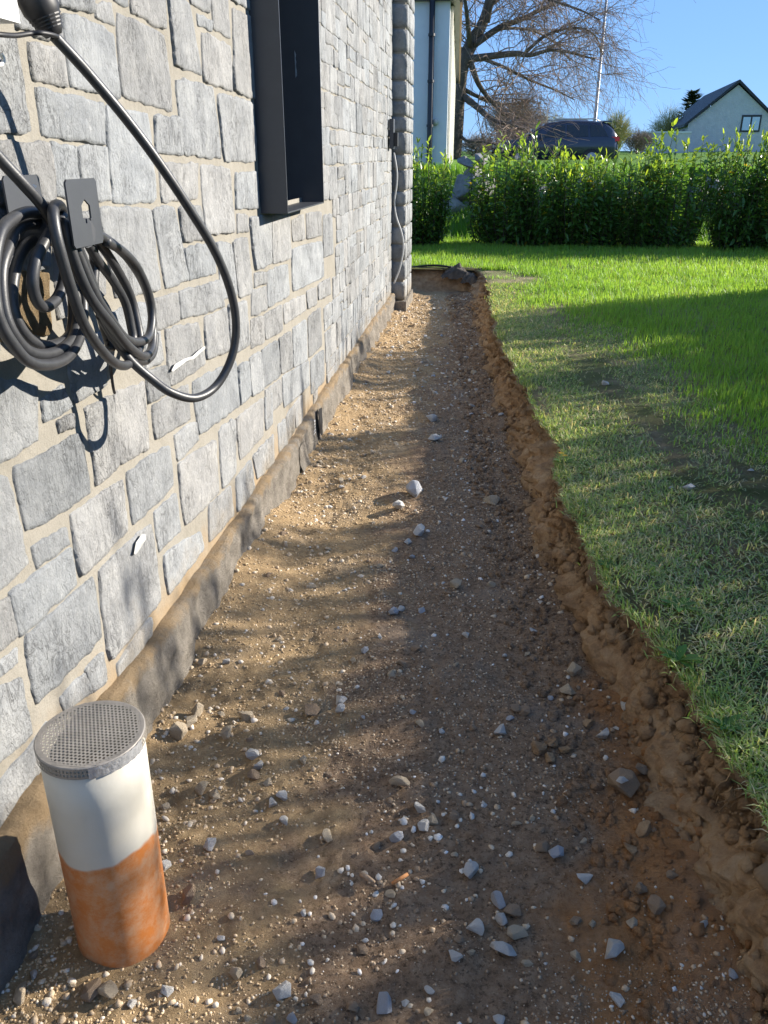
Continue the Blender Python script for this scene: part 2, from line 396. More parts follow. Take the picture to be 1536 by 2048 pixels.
kind(grid_obj('garden_ground', np.stack([UU * 300, YY, 0 * UU + .02], -1), M['meadow']), 'structure')
kind(grid_obj('side_ground', np.stack(np.meshgrid([8.9, 40, 300], np.linspace(-2.6, 13.2, 8), indexing='ij') + [np.full((3, 8), .235)], -1), M['meadow']), 'structure')

# ================================================================ the house with the stone wall
XM, XF = -.889, -.875                  # mortar face, mean stone face
WY1 = 8.20                             # far end of the wall
BOXY0, BOXY1, BOXZ0, BOXZ1 = 3.365, 4.15, 1.235, 2.75
house = thing('stone_house', 'house with grey limestone wall and beige mortar joints along the trench', 'house', (-1.1, 4.0, 0))
mb = MB()
ys = np.arange(-1.6, WY1 + .01, .04); zs = np.arange(.10, 3.31, .04)
YY, ZZ = np.meshgrid(ys, zs, indexing='ij')
XX = XM + .0018 * fbm(YY * 9, ZZ * 9, 0, 61, 3)
vs = np.stack([XX, YY, ZZ], -1).reshape(-1, 3); nc = len(zs); fs = []
for i in range(len(ys) - 1):
    for j in range(nc - 1):
        yc, zc = ys[i] + .02, zs[j] + .02
        if BOXY0 < yc < BOXY1 and BOXZ0 + .02 < zc < BOXZ1: continue
        fs.append((i * nc + j, (i + 1) * nc + j, (i + 1) * nc + j + 1, i * nc + j + 1))
mb.add(vs, fs)
wall = mb.build('wall', M['mortar'], house, smooth=True)
mb = MB()   # body of the house behind the facing
mb.box((-6.0, -1.6, -.1), (-1.25, WY1 - .01, 3.28))
mb.box((-1.25, -1.6, -.1), (-.93, BOXY0 - .01, 3.27)); mb.box((-1.25, BOXY1 + .01, -.1), (-.93, WY1 - .01, 3.27))
mb.box((-1.25, BOXY0 - .01, -.1), (-.93, BOXY1 + .01, BOXZ0 - .01))
mb.box((-1.25, BOXY0 - .01, BOXZ1 + .01), (-.93, BOXY1 + .01, 3.27))
mb.build('core', M['mortar'], house)
mb = MB()   # foundation strip below the stones
ys = rows(-1.6, WY1 + .1, .02, .4); ss = np.linspace(0, 1, 16)
YY, SS = np.meshgrid(ys, ss, indexing='ij')
top = .195 + .05 * sstep(1.9, 1.1, YY) + .028 * fbm(YY * 4, 2.2, 0, 71, 4)
ZZ = np.where(SS < .9, -.06 + (top + .06) * SS / .9, top)
XX = -.856 + .018 * (1 - SS) + .012 * fbm(YY * 6, ZZ * 9, 0, 72, 3) + .012 * np.abs(vnoise(YY * 5, ZZ * 2, 0, 73)) + .011 * fbm(YY * 22, ZZ * 22, 0, 74, 4)
XX = np.where(SS > .97, -.90, np.where(SS > .9, XX - .014, XX))
XX = XX - .03 * sstep(5.2, 5.6, YY) * np.clip(np.sin(YY * 22) , 0, 1) * (SS < .9)
mb.grid(np.stack([XX, YY, ZZ], -1)); mb.build('foundation_strip', M['plinth'], house, smooth=True)

# stones near the camera, measured one by one on the wall plane (corner points in the photograph, cast onto the wall)
TRACE = """-60 75 43 80 66 262 -60 258;40 -34 121 -32 129 80 47 53;69 84 131 98 143 175 78 155;135 26 233 66 249 197 154 173;127 -40 200 -40 194 22 128 4
202 12 231 9 236 49 203 33;84 178 214 212 216 285 97 270;244 28 336 72 353 222 252 188;268 -44 339 -44 336 58 270 19;225 -44 263 -44 263 9 238 -2
343 -20 387 10 412 150 357 130;382 -44 428 -44 423 25 388 0;430 -20 461 0 467 77 433 54;402 33 431 44 428 56 405 49;410 64 467 95 470 183 415 159
471 16 512 36 518 200 475 182;467 -44 512 -44 510 20 470 -3;358 158 432 176 449 316 375 308;318 232 368 238 373 308 320 303;441 187 512 207 520 322 455 323
222 215 302 230 321 398 237 403;168 297 221 299 230 400 180 398;114 287 160 296 172 398 125 390;-60 285 110 288 122 400 -60 420;327 328 403 330 400 397 332 401
407 330 466 336 473 463 418 470;477 346 520 345 524 416 478 418;208 418 307 421 328 578 240 592;313 417 354 415 385 560 338 575;365 417 408 415 416 475 375 483
377 499 434 487 438 546 387 559;440 485 469 487 481 590 449 600;472 484 500 475 512 585 484 594;481 431 501 432 502 462 481 465;505 436 547 430 548 528 516 542
550 430 584 428 587 515 551 527;310 602 362 587 366 641 315 659;366 585 444 563 455 612 369 637;338 660 402 648 418 728 347 773;416 637 459 618 466 700 420 717
300 668 326 670 333 718 300 740;462 612 498 602 504 690 470 712;588 442 611 430 614 478 590 480;617 428 647 425 647 470 618 476;588 499 648 483 652 553 590 583
650 432 668 428 669 507 650 515;540 543 579 531 583 590 541 614;514 548 537 545 537 566 514 573;509 583 537 576 540 616 508 632;507 640 531 633 535 684 508 695
534 630 569 612 571 660 537 679;572 610 614 590 616 620 574 648;617 585 637 576 638 606 620 618;640 570 664 556 666 588 641 600;482 733 503 722 507 790 487 810
505 718 526 705 530 778 510 790;528 702 560 682 566 750 533 775;563 679 587 662 590 735 568 748;590 658 617 640 619 720 592 735;620 637 645 615 648 690 622 715
536 783 566 760 569 800 538 838;569 755 621 722 623 770 572 815;625 722 650 700 650 762 627 788;301 747 340 735 346 780 306 805;313 813 383 772 387 838 318 878
391 766 478 722 484 810 405 870;180 818 233 793 247 930 204 972;236 790 296 768 304 895 250 928;356 870 397 846 404 880 364 924;262 948 346 893 353 970 275 1048
362 930 436 880 443 985 377 1052;444 862 474 840 477 945 452 975;477 837 532 797 532 870 486 922;535 795 549 785 549 850 537 862;478 955 508 920 515 975 480 1025
511 913 551 870 553 925 520 958;425 1012 466 975 474 1028 425 1085;316 1028 358 990 369 1060 326 1100;335 1110 408 1065 414 1095 345 1190;206 1140 310 1045 330 1200 228 1325
180 1340 215 1305 220 1360 195 1385;42 940 170 870 188 985 62 1062;-60 740 82 775 84 880 -60 960;95 805 130 770 155 812 98 840;140 688 214 668 222 768 160 806
127 846 152 834 154 855 128 859;-60 968 24 952 66 1130 -60 1235;152 1030 254 960 264 1062 170 1152;75 1095 141 1063 144 1090 86 1133;30 1190 150 1098 162 1170 50 1270
-60 1245 28 1197 46 1272 -60 1360;62 1275 195 1155 212 1275 82 1410;8 1333 46 1306 45 1325 10 1350;-60 1400 55 1360 75 1470 -60 1580;130 1400 178 1350 193 1385 140 1425
-60 430 100 425 105 535 -60 545;118 430 203 425 222 588 126 640;232 625 304 607 308 660 240 690;-60 560 -10 560 3 700 -60 725"""
quads = []
for s in TRACE.replace('\n', ';').split(';'):
    v = [float(a) for a in s.split()]
    q = [onX(v[2 * k], v[2 * k + 1], XF)[1:] for k in range(4)]
    quads.append(np.array(q))
NTR = len(quads)
# the bare sandy block behind the cable coil
sandy = np.array([onX(*p, XF)[1:] for p in ((2, 548), (104, 543), (112, 662), (14, 682))])
def inside(pt, q):
    r = True
    for k in range(4):
        a, b = q[k], q[(k + 1) % 4]
        if (b[0] - a[0]) * (pt[1] - a[1]) - (b[1] - a[1]) * (pt[0] - a[0]) > 0: r = False
    return r
# coursed rubble for the rest of the wall
rr = random.Random(11); z = .19
while z < 3.25:
    h = rr.choice([.085, .105, .12, .14, .16, .18]); y = -1.55 - rr.random() * .2
    while y < WY1 - .06:
        w = rr.uniform(.10, .26) * (1.15 if h > .13 else 1); y1 = min(y + w, WY1 - .005)
        if WY1 - y1 < .07: y1 = WY1 - .005
        parts = [(z, z + h)]
        if h > .13 and rr.random() < .35:
            k = rr.uniform(.4, .6); parts = [(z, z + h * k), (z + h * k, z + h)]
        for a, b in parts:
            j = lambda: rr.uniform(-.012, .012)
            gp = rr.uniform(.004, .010)
            q = np.array([(y + gp + j(), b - gp + j() * .7), (y1 - gp + j(), b - gp + j() * .7), (y1 - gp + j(), a + gp + j() * .7), (y + gp + j(), a + gp + j() * .7)])
            q[:, 0] = np.minimum(q[:, 0], WY1 - .004)
            if b > 3.28: continue
            if y1 > BOXY0 - .02 and y < BOXY1 + .02 and b > BOXZ0 - .01 and a < BOXZ1 + .01:
                if y < BOXY1 - .06 and y1 > BOXY1 + .05: q[0, 0] = q[3, 0] = BOXY1 + .006     # trimmed against the window
                elif y1 > BOXY1 - .03 and y > BOXY1 - .06: pass
                else: continue
                if q[0, 0] < BOXY1: q[0, 0] = q[3, 0] = BOXY1 + .006
                if y1 - q[0, 0] < .04: continue
            bad = False
            for t in quads[:NTR] + [sandy]:
                if t[:, 0].min() > y1 or t[:, 0].max() < y or t[:, 1].min() > b or t[:, 1].max() < a: continue
                for fu in (.06, .35, .65, .94):
                    for fv in (.1, .5, .9):
                        if inside((y + (y1 - y) * fu, a + (b - a) * fv), t): bad = True
                for c in t:
                    if y < c[0] < y1 and a < c[1] < b: bad = True
            if not bad: quads.append(q)
        y = y1
    z += h
def stone_geo(q, seed, n_scale=1.0, relief=1.0):
    rs = random.Random(seed); q = np.array(q, float); cq = q.mean(0); gr = rs.uniform(.006, .0095); q = q + np.sign(q - cq) * gr
    W = (np.linalg.norm(q[1] - q[0]) + np.linalg.norm(q[2] - q[3])) / 2; Hh = (np.linalg.norm(q[3] - q[0]) + np.linalg.norm(q[2] - q[1])) / 2
    nu = int(np.clip(W / .011 * n_scale, 4, 40)); nv = int(np.clip(Hh / .011 * n_scale, 4, 40))
    e = min(.007, W * .12, Hh * .12)
    def ax(n, L): return np.concatenate([[0, e * .5 / L], np.linspace(e * 1.6 / L, 1 - e * 1.6 / L, n), [1 - e * .5 / L, 1]])
    U, V = np.meshgrid(ax(nu, W), ax(nv, Hh), indexing='ij')
    # rounded corners
    uu, vv = U * 2 - 1, V * 2 - 1; k = .05
    U = (uu * (1 - k * vv ** 4 * np.abs(uu) ** 3) + 1) / 2; V = (vv * (1 - k * uu ** 4 * np.abs(vv) ** 3) + 1) / 2
    P = (q[0] * ((1 - U) * (1 - V))[..., None] + q[1] * (U * (1 - V))[..., None] + q[2] * (U * V)[..., None] + q[3] * ((1 - U) * V)[..., None])
    ed = np.minimum(np.minimum(U, 1 - U) * W, np.minimum(V, 1 - V) * Hh)
    bw = 1 - sstep(0, .03, ed)
    P[..., 0] += bw * (.0045 * vnoise(P[..., 1] * 26, P[..., 0] * 9, 0, seed) + .002 * vnoise(P[..., 1] * 85, P[..., 0] * 60, 0, seed + 1))
    P[..., 1] += bw * (.0045 * vnoise(P[..., 0] * 26, P[..., 1] * 9, 0, seed + 2) + .002 * vnoise(P[..., 0] * 85, P[..., 1] * 60, 0, seed + 3))
    pr = rs.uniform(.0035, .0085)
    hgt = pr * sstep(-.002, .005, ed) * (1 - .12 * bw)
    cl = fbm(P[..., 0] * 13, P[..., 1] * 8, 0, seed + 5, 4); step = np.floor(fbm(P[..., 0] * 8, P[..., 1] * 5, 0, seed + 9, 3) * 3) / 3
    hgt = hgt + relief * (.005 * cl + .006 * step) * sstep(0, .006, ed) + (U - .5) * rs.uniform(-.006, .006) + (V - .5) * rs.uniform(-.005, .005)
    X = XM + np.maximum(hgt, rs.uniform(.0036, .0056) * sstep(0, .004, ed) + .0006 * cl * sstep(0, .004, ed))
    X[0, :] = X[-1, :] = XM - .006; X[:, 0] = X[:, -1] = XM - .006
    return np.stack([X, P[..., 0], P[..., 1]], -1)
def px_area(q):
    c = np.array([XF, *q.mean(0)]); d = view_depth(c)
    if d < .3 or c[1] < .4: return 0
    r = (c - C0) / np.linalg.norm(c - C0)
    ar = np.abs(np.cross(q[2] - q[0], q[3] - q[1])) / 2
    dd = c - C0; x = (dd[0] * math.cos(YAW) + dd[1] * math.sin(YAW)) / d * FOC + 768; yc = (-dd[0] * math.sin(YAW) + dd[1] * math.cos(YAW)) * math.sin(PITCH) + dd[2] * math.cos(PITCH)
    y = 1024 - FOC * yc / d
    if not (-80 < x < 1600 and -60 < y < 2100): return 0
    return ar * abs(r[0]) / d ** 2
areas = [px_area(q) for q in quads]
order = sorted(range(len(quads)), key=lambda i: -areas[i])
rest = MB(); nst = 0
for rank, i in enumerate(order):
    q = quads[i]; rs = random.Random(i * 7 + 3); g = rs.uniform(.86, 1.06)
    if rs.random() < .10: g *= .82
    wm = rs.uniform(-.02, .035); col = (g * (1 + wm), g, g * (1 - wm))
    if rank < 299 and areas[i] > 0:
        m_ = MB(); m_.grid(stone_geo(q, i * 31 + 5, 1.7 if i < NTR else .7), col)
        m_.build('stone', M['stone'], wall, smooth=True, origin=(XF, *q.mean(0)), attr=True); nst += 1
    else:
        rest.grid(stone_geo(q, i * 31 + 5, .35), col)
kind(rest.build('small_stones', M['stone'], wall, smooth=True, attr=True), 'stuff')
t = NT('sandy_block'); c = t.ramp(t.noise(40, 8, .75), [(.3, (.36, .25, .13)), (.7, (.58, .44, .27))]); t.bump([(t.noise(50, 8, .75), .012), (t.noise(200, 6, .8), .004)]); M['sandy'] = t.fin(c, .95, .1)
MB().grid(stone_geo(sandy, 991, 1.0)).build('stone', M['sandy'], wall, smooth=True, origin=(XF, *sandy.mean(0)))['label'] = 'rough sandy yellow block behind the coiled cable'
# splashes of white mortar on two stones
M['splash'] = simple('pale_mortar', [(.42, .42, .40), (.48, .48, .46)], 30, .9, ())
def splash(px, X):
    m_ = MB(); X = X - .0012; P = [onX(a, b, X) for a, b in px]; c = np.mean(P, 0) + np.array([.003, 0, 0]); n = len(P)
    m_.add([c] + [p for p in P], [(0, 1 + k, 1 + (k + 1) % n) for k in range(n)]); return m_.build('mortar_splash', M['splash'], wall)
splash([(268, 1107), (272, 1085), (284, 1068), (291, 1069), (292, 1078), (284, 1092), (276, 1104), (271, 1109)], -.8725)
splash([(343, 741), (350, 728), (368, 718), (385, 712), (398, 700), (410, 692), (411, 697), (400, 707), (388, 718), (370, 724), (354, 735), (346, 743)], -.8725)

# window with its projecting metal surround
XO = -.779
win = MB().box((-1.07, BOXY0 + .012, BOXZ0 + .012), (-1.05, BOXY1 - .012, BOXZ1 - .012)).build('window', M['glass'], house)
MB().box((-1.10, BOXY0, BOXZ0 + .0), (XO, BOXY0 + .006, BOXZ1)).build('surround_plate', M['anthracite'], win)
MB().box((-1.10, BOXY1 - .006, BOXZ0), (XO, BOXY1, BOXZ1)).build('surround_plate', M['anthracite'], win)
MB().box((-1.10, BOXY0 + .006, BOXZ0), (XO - .001, BOXY1 - .006, BOXZ0 + .006)).build('sill_plate', M['anthracite'], win)
MB().box((-1.10, BOXY0 + .006, BOXZ1 - .006), (XO - .001, BOXY1 - .006, BOXZ1)).build('surround_plate', M['anthracite'], win)
fr = MB(); fr.box((-1.05, BOXY0 + .008, BOXZ0 + .008), (-1.0, BOXY0 + .06, BOXZ1 - .008)); fr.box((-1.05, BOXY1 - .06, BOXZ0 + .008), (-1.0, BOXY1 - .008, BOXZ1 - .008))
fr.box((-1.05, BOXY0 + .06, BOXZ0 + .008), (-1.001, BOXY1 - .06, BOXZ0 + .07)); fr.build('window_frame', M['anthracite'], win)

# pier at the far corner
pier = MB().box((-1.2, WY1 + .03, -.1), (-.772, 8.93, 3.24)).build('pier', M['mortar'], house)
rr = random.Random(5); z = .12
def block(mb, x0, x1, y0, y1, z0, z1, seed, col):
    n = 5; s6 = []
    bm = bmesh.new(); bmesh.ops.create_cube(bm, size=1); bmesh.ops.subdivide_edges(bm, edges=bm.edges[:], cuts=3, use_grid_fill=True)
    V = np.array([v.co[:] for v in bm.verts]); bm.verts.index_update()
    F = [tuple(v.index for v in f.verts) for f in bm.faces]; bm.free()
    r = np.abs(V) ** 16; rad = (r.sum(1, keepdims=True)) ** (1 / 16); V = V * (.5 / np.maximum(rad, .5)) * 1.0
    P = np.array([(x0 + x1) / 2, (y0 + y1) / 2, (z0 + z1) / 2]) + V * np.array([x1 - x0, y1 - y0, z1 - z0])
    d = .005 * fbm(P[:, 0] * 18 + P[:, 1] * 14, P[:, 2] * 18, 0, seed, 3)
    P += (V / .5) * d[:, None]
    mb.add(P, F, col)
while z < 3.2:
    h = rr.choice([.13, .16, .19, .22]); y = WY1 + .018; k = 0
    while y < 8.92:
        w = rr.uniform(.16, .34); y1 = min(y + w, 8.95)
        if 8.95 - y1 < .1: y1 = 8.95
        g = rr.uniform(.8, 1.1); m_ = MB(); block(m_, -.935 if k == 0 else -.80, -.750, y, y1 - .012, z, z + h - .012, rr.randint(0, 9999), (g, g, g))
        m_.build('stone', M['stone'], pier, smooth=True, attr=True); y = y1; k += 1
    z += h
rest = MB().box((-.95, WY1 - .02, -.05), (-.735, 8.99, .115)).build('pier_footing', M['plinth'], house)

# ================================================================ charging cable, hook, wallbox
def spline(P, n=10):
    P = np.array(P, float); Q = np.vstack([2 * P[0] - P[1], P, 2 * P[-1] - P[-2]]); out = []
    for i in range(1, len(Q) - 2):
        p0, p1, p2, p3 = Q[i - 1:i + 3]
        for t in np.linspace(0, 1, n, endpoint=False):
            out.append(.5 * ((2 * p1) + (-p0 + p2) * t + (2 * p0 - 5 * p1 + 4 * p2 - p3) * t * t + (-p0 + 3 * p1 - 3 * p2 + p3) * t ** 3))
    out.append(Q[-2]); return np.array(out)
CR = .0103
def strand(mb, pts, r=CR):              # pts: photograph x, y and distance X of the cable from the wall plane
    mb.tube(spline([onX(a, b, c) for a, b, c in pts]), r, 12)
cable = MB()
strand(cable, [(108, 72, -.775), (150, 117, -.755), (186, 158, -.74), (250, 235, -.705), (308, 312, -.67), (370, 404, -.635), (430, 503, -.605), (462, 585, -.59), (472, 655, -.59), (462, 718, -.605), (432, 772, -.635), (390, 796, -.665), (342, 785, -.70), (302, 757, -.735), (262, 722, -.765), (230, 680, -.785), (200, 630, -.79)])
strand(cable, [(-60, 250, -.80), (0, 318, -.785), (50, 372, -.77), (85, 412, -.765), (106, 450, -.775), (125, 500, -.785), (150, 560, -.79)])
RC = [  # the coil that hangs on the right of the hook
 [(128, 428, -.80), (118, 411, -.765), (107, 418, -.745), (109, 452, -.735), (121, 506, -.73), (144, 584, -.73), (170, 652, -.735), (205, 703, -.745), (234, 728, -.755), (258, 727, -.77), (280, 690, -.80), (272, 633, -.815), (258, 584, -.82), (232, 535, -.815), (202, 490, -.80), (170, 450, -.785)],
 [(122, 446, -.76), (132, 452, -.745), (141, 496, -.74), (162, 555, -.738), (187, 604, -.738), (221, 648, -.742), (254, 690, -.755), (285, 712, -.775), (302, 700, -.79), (306, 660, -.80), (300, 606, -.805), (284, 560, -.80), (252, 512, -.79), (214, 480, -.78), (180, 462, -.77)],
 [(140, 470, -.765), (160, 520, -.76), (190, 590, -.757), (222, 640, -.76), (250, 676, -.77), (276, 684, -.782), (298, 672, -.79), (304, 630, -.795), (296, 584, -.795), (273, 533, -.79), (244, 502, -.785), (211, 482, -.775)],
 [(150, 480, -.79), (176, 545, -.79), (200, 610, -.79), (226, 665, -.80), (250, 700, -.805), (266, 684, -.815), (262, 652, -.82), (250, 604, -.822), (225, 560, -.82), (195, 520, -.81), (172, 480, -.80)],
 [(186, 488, -.825), (189, 535, -.825), (188, 570, -.825), (196, 610, -.825), (210, 660, -.82), (222, 700, -.80)],
 [(150, 500, -.80), (175, 560, -.775), (215, 645, -.77), (245, 690, -.77), (268, 716, -.78), (290, 722, -.79), (306, 704, -.80), (310, 668, -.81)]]
LC = [  # the coil on the left
 [(130, 440, -.80), (96, 430, -.80), (58, 424, -.80), (25, 438, -.795), (0, 467, -.785), (-13, 540, -.775), (-8, 612, -.77), (2, 648, -.768), (22, 684, -.765), (53, 720, -.765), (88, 730, -.767), (127, 720, -.775), (152, 692, -.785), (165, 650, -.80), (166, 600, -.81), (155, 530, -.81), (135, 470, -.80)],
 [(125, 450, -.815), (88, 445, -.815), (40, 455, -.81), (16, 498, -.80), (3, 545, -.795), (7, 613, -.79), (23, 662, -.785), (51, 698, -.783), (82, 709, -.785), (117, 701, -.79), (146, 674, -.80), (154, 620, -.815), (144, 540, -.82), (120, 480, -.81)],
 [(118, 462, -.82), (82, 474, -.825), (49, 496, -.825), (29, 547, -.82), (25, 604, -.815), (39, 652, -.81), (68, 684, -.807), (107, 690, -.807), (140, 668, -.815), (146, 610, -.825), (136, 540, -.83), (115, 490, -.82)],
 [(126, 432, -.77), (100, 466, -.765), (78, 506, -.765), (68, 537, -.767), (66, 574, -.77), (76, 605, -.773), (94, 613, -.777), (118, 590, -.785), (130, 540, -.79), (125, 490, -.79)]]
for s in RC + LC: strand(cable, s)
cab = cable.build('charging_cable', M['cable'], smooth=True)
tag(cab, 'thick black charging cable coiled on the wall hook with one wide hanging loop', 'cable')
# thin tie hanging out of the coil
tag(MB().tube(spline([onX(a, b, c) for a, b, c in ((214, 680, -.80), (219, 712, -.82), (222, 742, -.84), (226, 772, -.85), (229, 786, -.86))]), .0035, 6).build('cord', M['black'], smooth=True),
    'thin black cord end dangling below the cable coil', 'cord')
hook = thing('cable_hook', 'dark grey metal cable hook with house shaped cutout in its front plate', 'hook', tuple(onX(110, 400, -.87)))
def plate(name, y0, y1, z0, z1, x0, x1, holes, parent):
    cu = bpy.data.curves.new(name, 'CURVE'); cu.dimensions = '2D'; cu.fill_mode = 'BOTH'; cu.extrude = abs(x1 - x0) / 2
    r = .006; pts = [(y0 + r, z0), (y1 - r, z0), (y1, z0 + r), (y1, z1 - r), (y1 - r, z1), (y0 + r, z1), (y0, z1 - r), (y0, z0 + r)]
    for poly in [pts] + holes:
        s = cu.splines.new('POLY'); s.points.add(len(poly) - 1); s.use_cyclic_u = True
        for k, (a, b) in enumerate(poly): s.points[k].co = (a, b, 0, 1)
    tmp = bpy.data.objects.new(name, cu); COL.objects.link(tmp)
    me = bpy.data.meshes.new_from_object(tmp.evaluated_get(bpy.context.evaluated_depsgraph_get()))
    bpy.data.objects.remove(tmp); bpy.data.curves.remove(cu)
    w = np.array(WL[parent.name]); xm = (x0 + x1) / 2
    me.transform(Matrix(((0, 0, 1, xm - w[0]), (1, 0, 0, -w[1]), (0, 1, 0, -w[2]), (0, 0, 0, 1))))
    me.materials.clear(); me.materials.append(M['anthracite'])
    o = bpy.data.objects.new(name, me); COL.objects.link(o); o.parent = parent; WL[o.name] = WL[parent.name]; return o
pc = [onX(*p, -.72) for p in ((126, 357), (191, 358), (207, 490), (150, 492))]
py0 = (pc[0][1] + pc[3][1]) / 2; py1 = (pc[1][1] + pc[2][1]) / 2; pz1 = (pc[0][2] + pc[1][2]) / 2; pz0 = (pc[2][2] + pc[3][2]) / 2
PW, PH = py1 - py0, pz1 - pz0
ho = [(.40, .43), (.47, .43), (.47, .36), (.52, .36), (.52, .43), (.60, .43), (.60, .36), (.65, .36), (.65, .43), (.68, .43), (.68, .62), (.53, .72), (.40, .63)]
ho = [(py0 + PW * a, pz0 + PH * (b - .02)) for a, b in ho]
plate('front_plate', py0, py1, pz0, pz1, -.7225, -.7190, [ho], hook)
bc = [onX(*p, -.862) for p in ((5, 352), (78, 356))]
plate('back_plate', bc[0][1], bc[1][1], bc[0][2] - .13, bc[0][2], -.8655, -.862, [], hook)
MB().tube([(-.862, (py0 + py1) / 2 + .03, pz0 + .022), (-.7225, (py0 + py1) / 2, pz0 + .022)], [.026, .026], 20).build('saddle', M['anthracite'], hook, smooth=False)
MB().tube([onX(69, 373, -.8615), onX(69, 373, -.858)], .004, 8).build('screw', M['white'], hook)
wb = thing('charging_wallbox', 'white charging wallbox on the wall, only its lower corner in view', 'wallbox', (-.88, 1.3, 1.66))
wc = onX(41, 47, -.765)
MB().box((-.872, wc[1] - .36, wc[2]), (-.765, wc[1], wc[2] + .45)).build('housing', M['white'], wb)
g0, g1 = onX(52, -45, -.80), onX(108, 72, -.775)
MB().tube([g0 + (g1 - g0) * k for k in (0, .55, .62, .9, 1)], [.034, .033, .030, .021, .015], 16).build('cable_gland', M['black'], wb, smooth=True)
mbk = MB()
for k in (.66, .72, .78, .84): mbk.tube([g0 + (g1 - g0) * k, g0 + (g1 - g0) * (k + .025)], [.031 - (k - .62) * .035] * 2, 16)
mbk.build('strain_relief', M['black'], wb)
tag(MB().tube(spline([onX(a, b, c) for a, b, c in ((-30, 66, -.80), (0, 69, -.79), (30, 71, -.79), (60, 67, -.785), (85, 66, -.77), (112, 72, -.765), (118, 80, -.79))]), .0042, 8).build('wire_hook', M['black'], smooth=True),
    'thin black wire hook holding the cable below the white wallbox', 'hook')
tag(MB().tube(spline([onX(a, b, -.855) for a, b in ((2, 108), (7, 118), (5, 127), (-4, 130), (-14, 124))]), .0035, 8).build('wall_eyelet', M['white'], smooth=True),
    'small pale metal eyelet screwed in the wall at the left edge', 'eyelet')

# ================================================================ drain pipe with perforated cap
PX, PY, PR, PT = -.662, 1.10, .090, .515
pipe = thing('drain_pipe', 'upright orange and white plastic pipe standing in the trench beside the wall', 'pipe', (PX, PY, 0))
lean = np.array([.012, -.014])
def leaned(mb):
    mb.v = [(x + lean[0] * z / PT, y + lean[1] * z / PT, z) for x, y, z in mb.v]; return mb
b = MB(); b.lathe([(PR, -.08), (PR, .1), (PR, .2), (PR, .3), (PR, .4), (PR, PT - .004), (PR - .004, PT - .004), (PR - .004, .1)], PX, PY, 64)
leaned(b).build('tube', M['pipe'], pipe, smooth=True)
b = MB(); r = PR + .004; n = 26; cell = 2 * r / n; hr = cell * .32   # sheet with real holes
for i in range(n):
    for j in range(n):
        off = .5 * cell if i % 2 else 0
        cx = -r + (j + .5) * cell + off - .25 * cell; cy = -r + (i + .5) * cell
        if math.hypot(cx, cy) > r - cell * .75: continue
        vs, fs = [], []
        for k in range(8):
            a = math.pi / 4 * k; vs.append((PX + cx + hr * math.cos(a), PY + cy + hr * math.sin(a), PT))
        sq = [(.5, 0), (.5, .5), (0, .5), (-.5, .5), (-.5, 0), (-.5, -.5), (0, -.5), (.5, -.5)]
        for k in range(8): vs.append((PX + cx + sq[k][0] * cell, PY + cy + sq[k][1] * cell, PT))
        for k in range(8): fs.append((k, (k + 1) % 8, 8 + (k + 1) % 8, 8 + k))
        b.add(vs, fs)
ring = [(r - cell * 1.55, PT - .0004), (r - .002, PT - .0004), (r, PT - .002)]
b.lathe(ring, PX, PY, 64)
cap = leaned(b).build('perforated_cap', M['perf'], pipe)
b = MB()
for k in range(90):                     # rim: a strip with two rows of slots
    a0, a1 = 2 * math.pi * k / 90, 2 * math.pi * (k + 1) / 90
    for z0, z1 in ((PT - .0018, PT - .006), (PT - .011, PT - .014), (PT - .019, PT - .024)):
        b.add([(PX + r * math.cos(a), PY + r * math.sin(a), z) for a, z in ((a0, z0), (a1, z0), (a1, z1), (a0, z1))], [(0, 1, 2, 3)])
    am = a0 + (a1 - a0) * .45
    for z0, z1 in ((PT - .006, PT - .011), (PT - .014, PT - .019)):
        b.add([(PX + r * math.cos(a), PY + r * math.sin(a), z) for a, z in ((a0, z0), (am, z0), (am, z1), (a0, z1))], [(0, 1, 2, 3)])
leaned(b).build('cap_rim', M['perf'], cap)
b = MB(); A = np.linspace(R(-68), R(-2), 26)
P = np.array([[(PX + (r + .0015 + .001 * math.sin(q * 40 + z * 900)) * math.cos(q), PY + (r + .0015) * math.sin(q), z) for q in A] for z in np.linspace(PT - .0245, PT - .001, 5)])
leaned(b.grid(P)).build('tape', M['tape'], cap, smooth=True)
b = MB(); b.lathe([(PR - .005, PT - .12), (.001, PT - .12)], PX, PY, 32); leaned(b).build('pipe_inside', M['s_brown'], pipe)
# membrane scraps and small fittings along the foot of the wall
b = MB(); ys = np.linspace(0, .16, 10); zs = np.linspace(0, .15, 10); YY, ZZ = np.meshgrid(ys, zs, indexing='ij')
P = np.stack([-.835 + .03 * (1 - ZZ / .15) ** 2 + .008 * fbm(YY * 14, ZZ * 14, 0, 4, 2), 3.62 + YY - .3 * (ZZ - .1) * (ZZ > .1), .0 + ZZ], -1)
tag(b.grid(P).build('membrane_scrap', M['plinth'], smooth=True), 'torn dusty membrane corner sticking out at the wall foot', 'membrane')
b = MB(); rs = random.Random(3)
c0 = onX(628, 858, -.84)
b.box((-.858, c0[1] - .05, c0[2] - .035), (-.842, c0[1] + .05, c0[2] + .035))
grille = b.build('vent_grille', M['white']); tag(grille, 'small white perforated vent grille at the foot of the wall', 'vent')
b = MB()
for i in range(6):
    for j in range(4): b.tube([(-.8425, c0[1] - .04 + .016 * i, c0[2] - .024 + .016 * j), (-.8415, c0[1] - .04 + .016 * i, c0[2] - .024 + .016 * j)], .0052, 6)
o = b.build('holes', M['black'], grille); o.location = (0, 0, 0)
b = MB(); ys = np.linspace(4.12, 4.20, 6); zs = np.linspace(.0, .19, 14); YY, ZZ = np.meshgrid(ys, zs, indexing='ij')
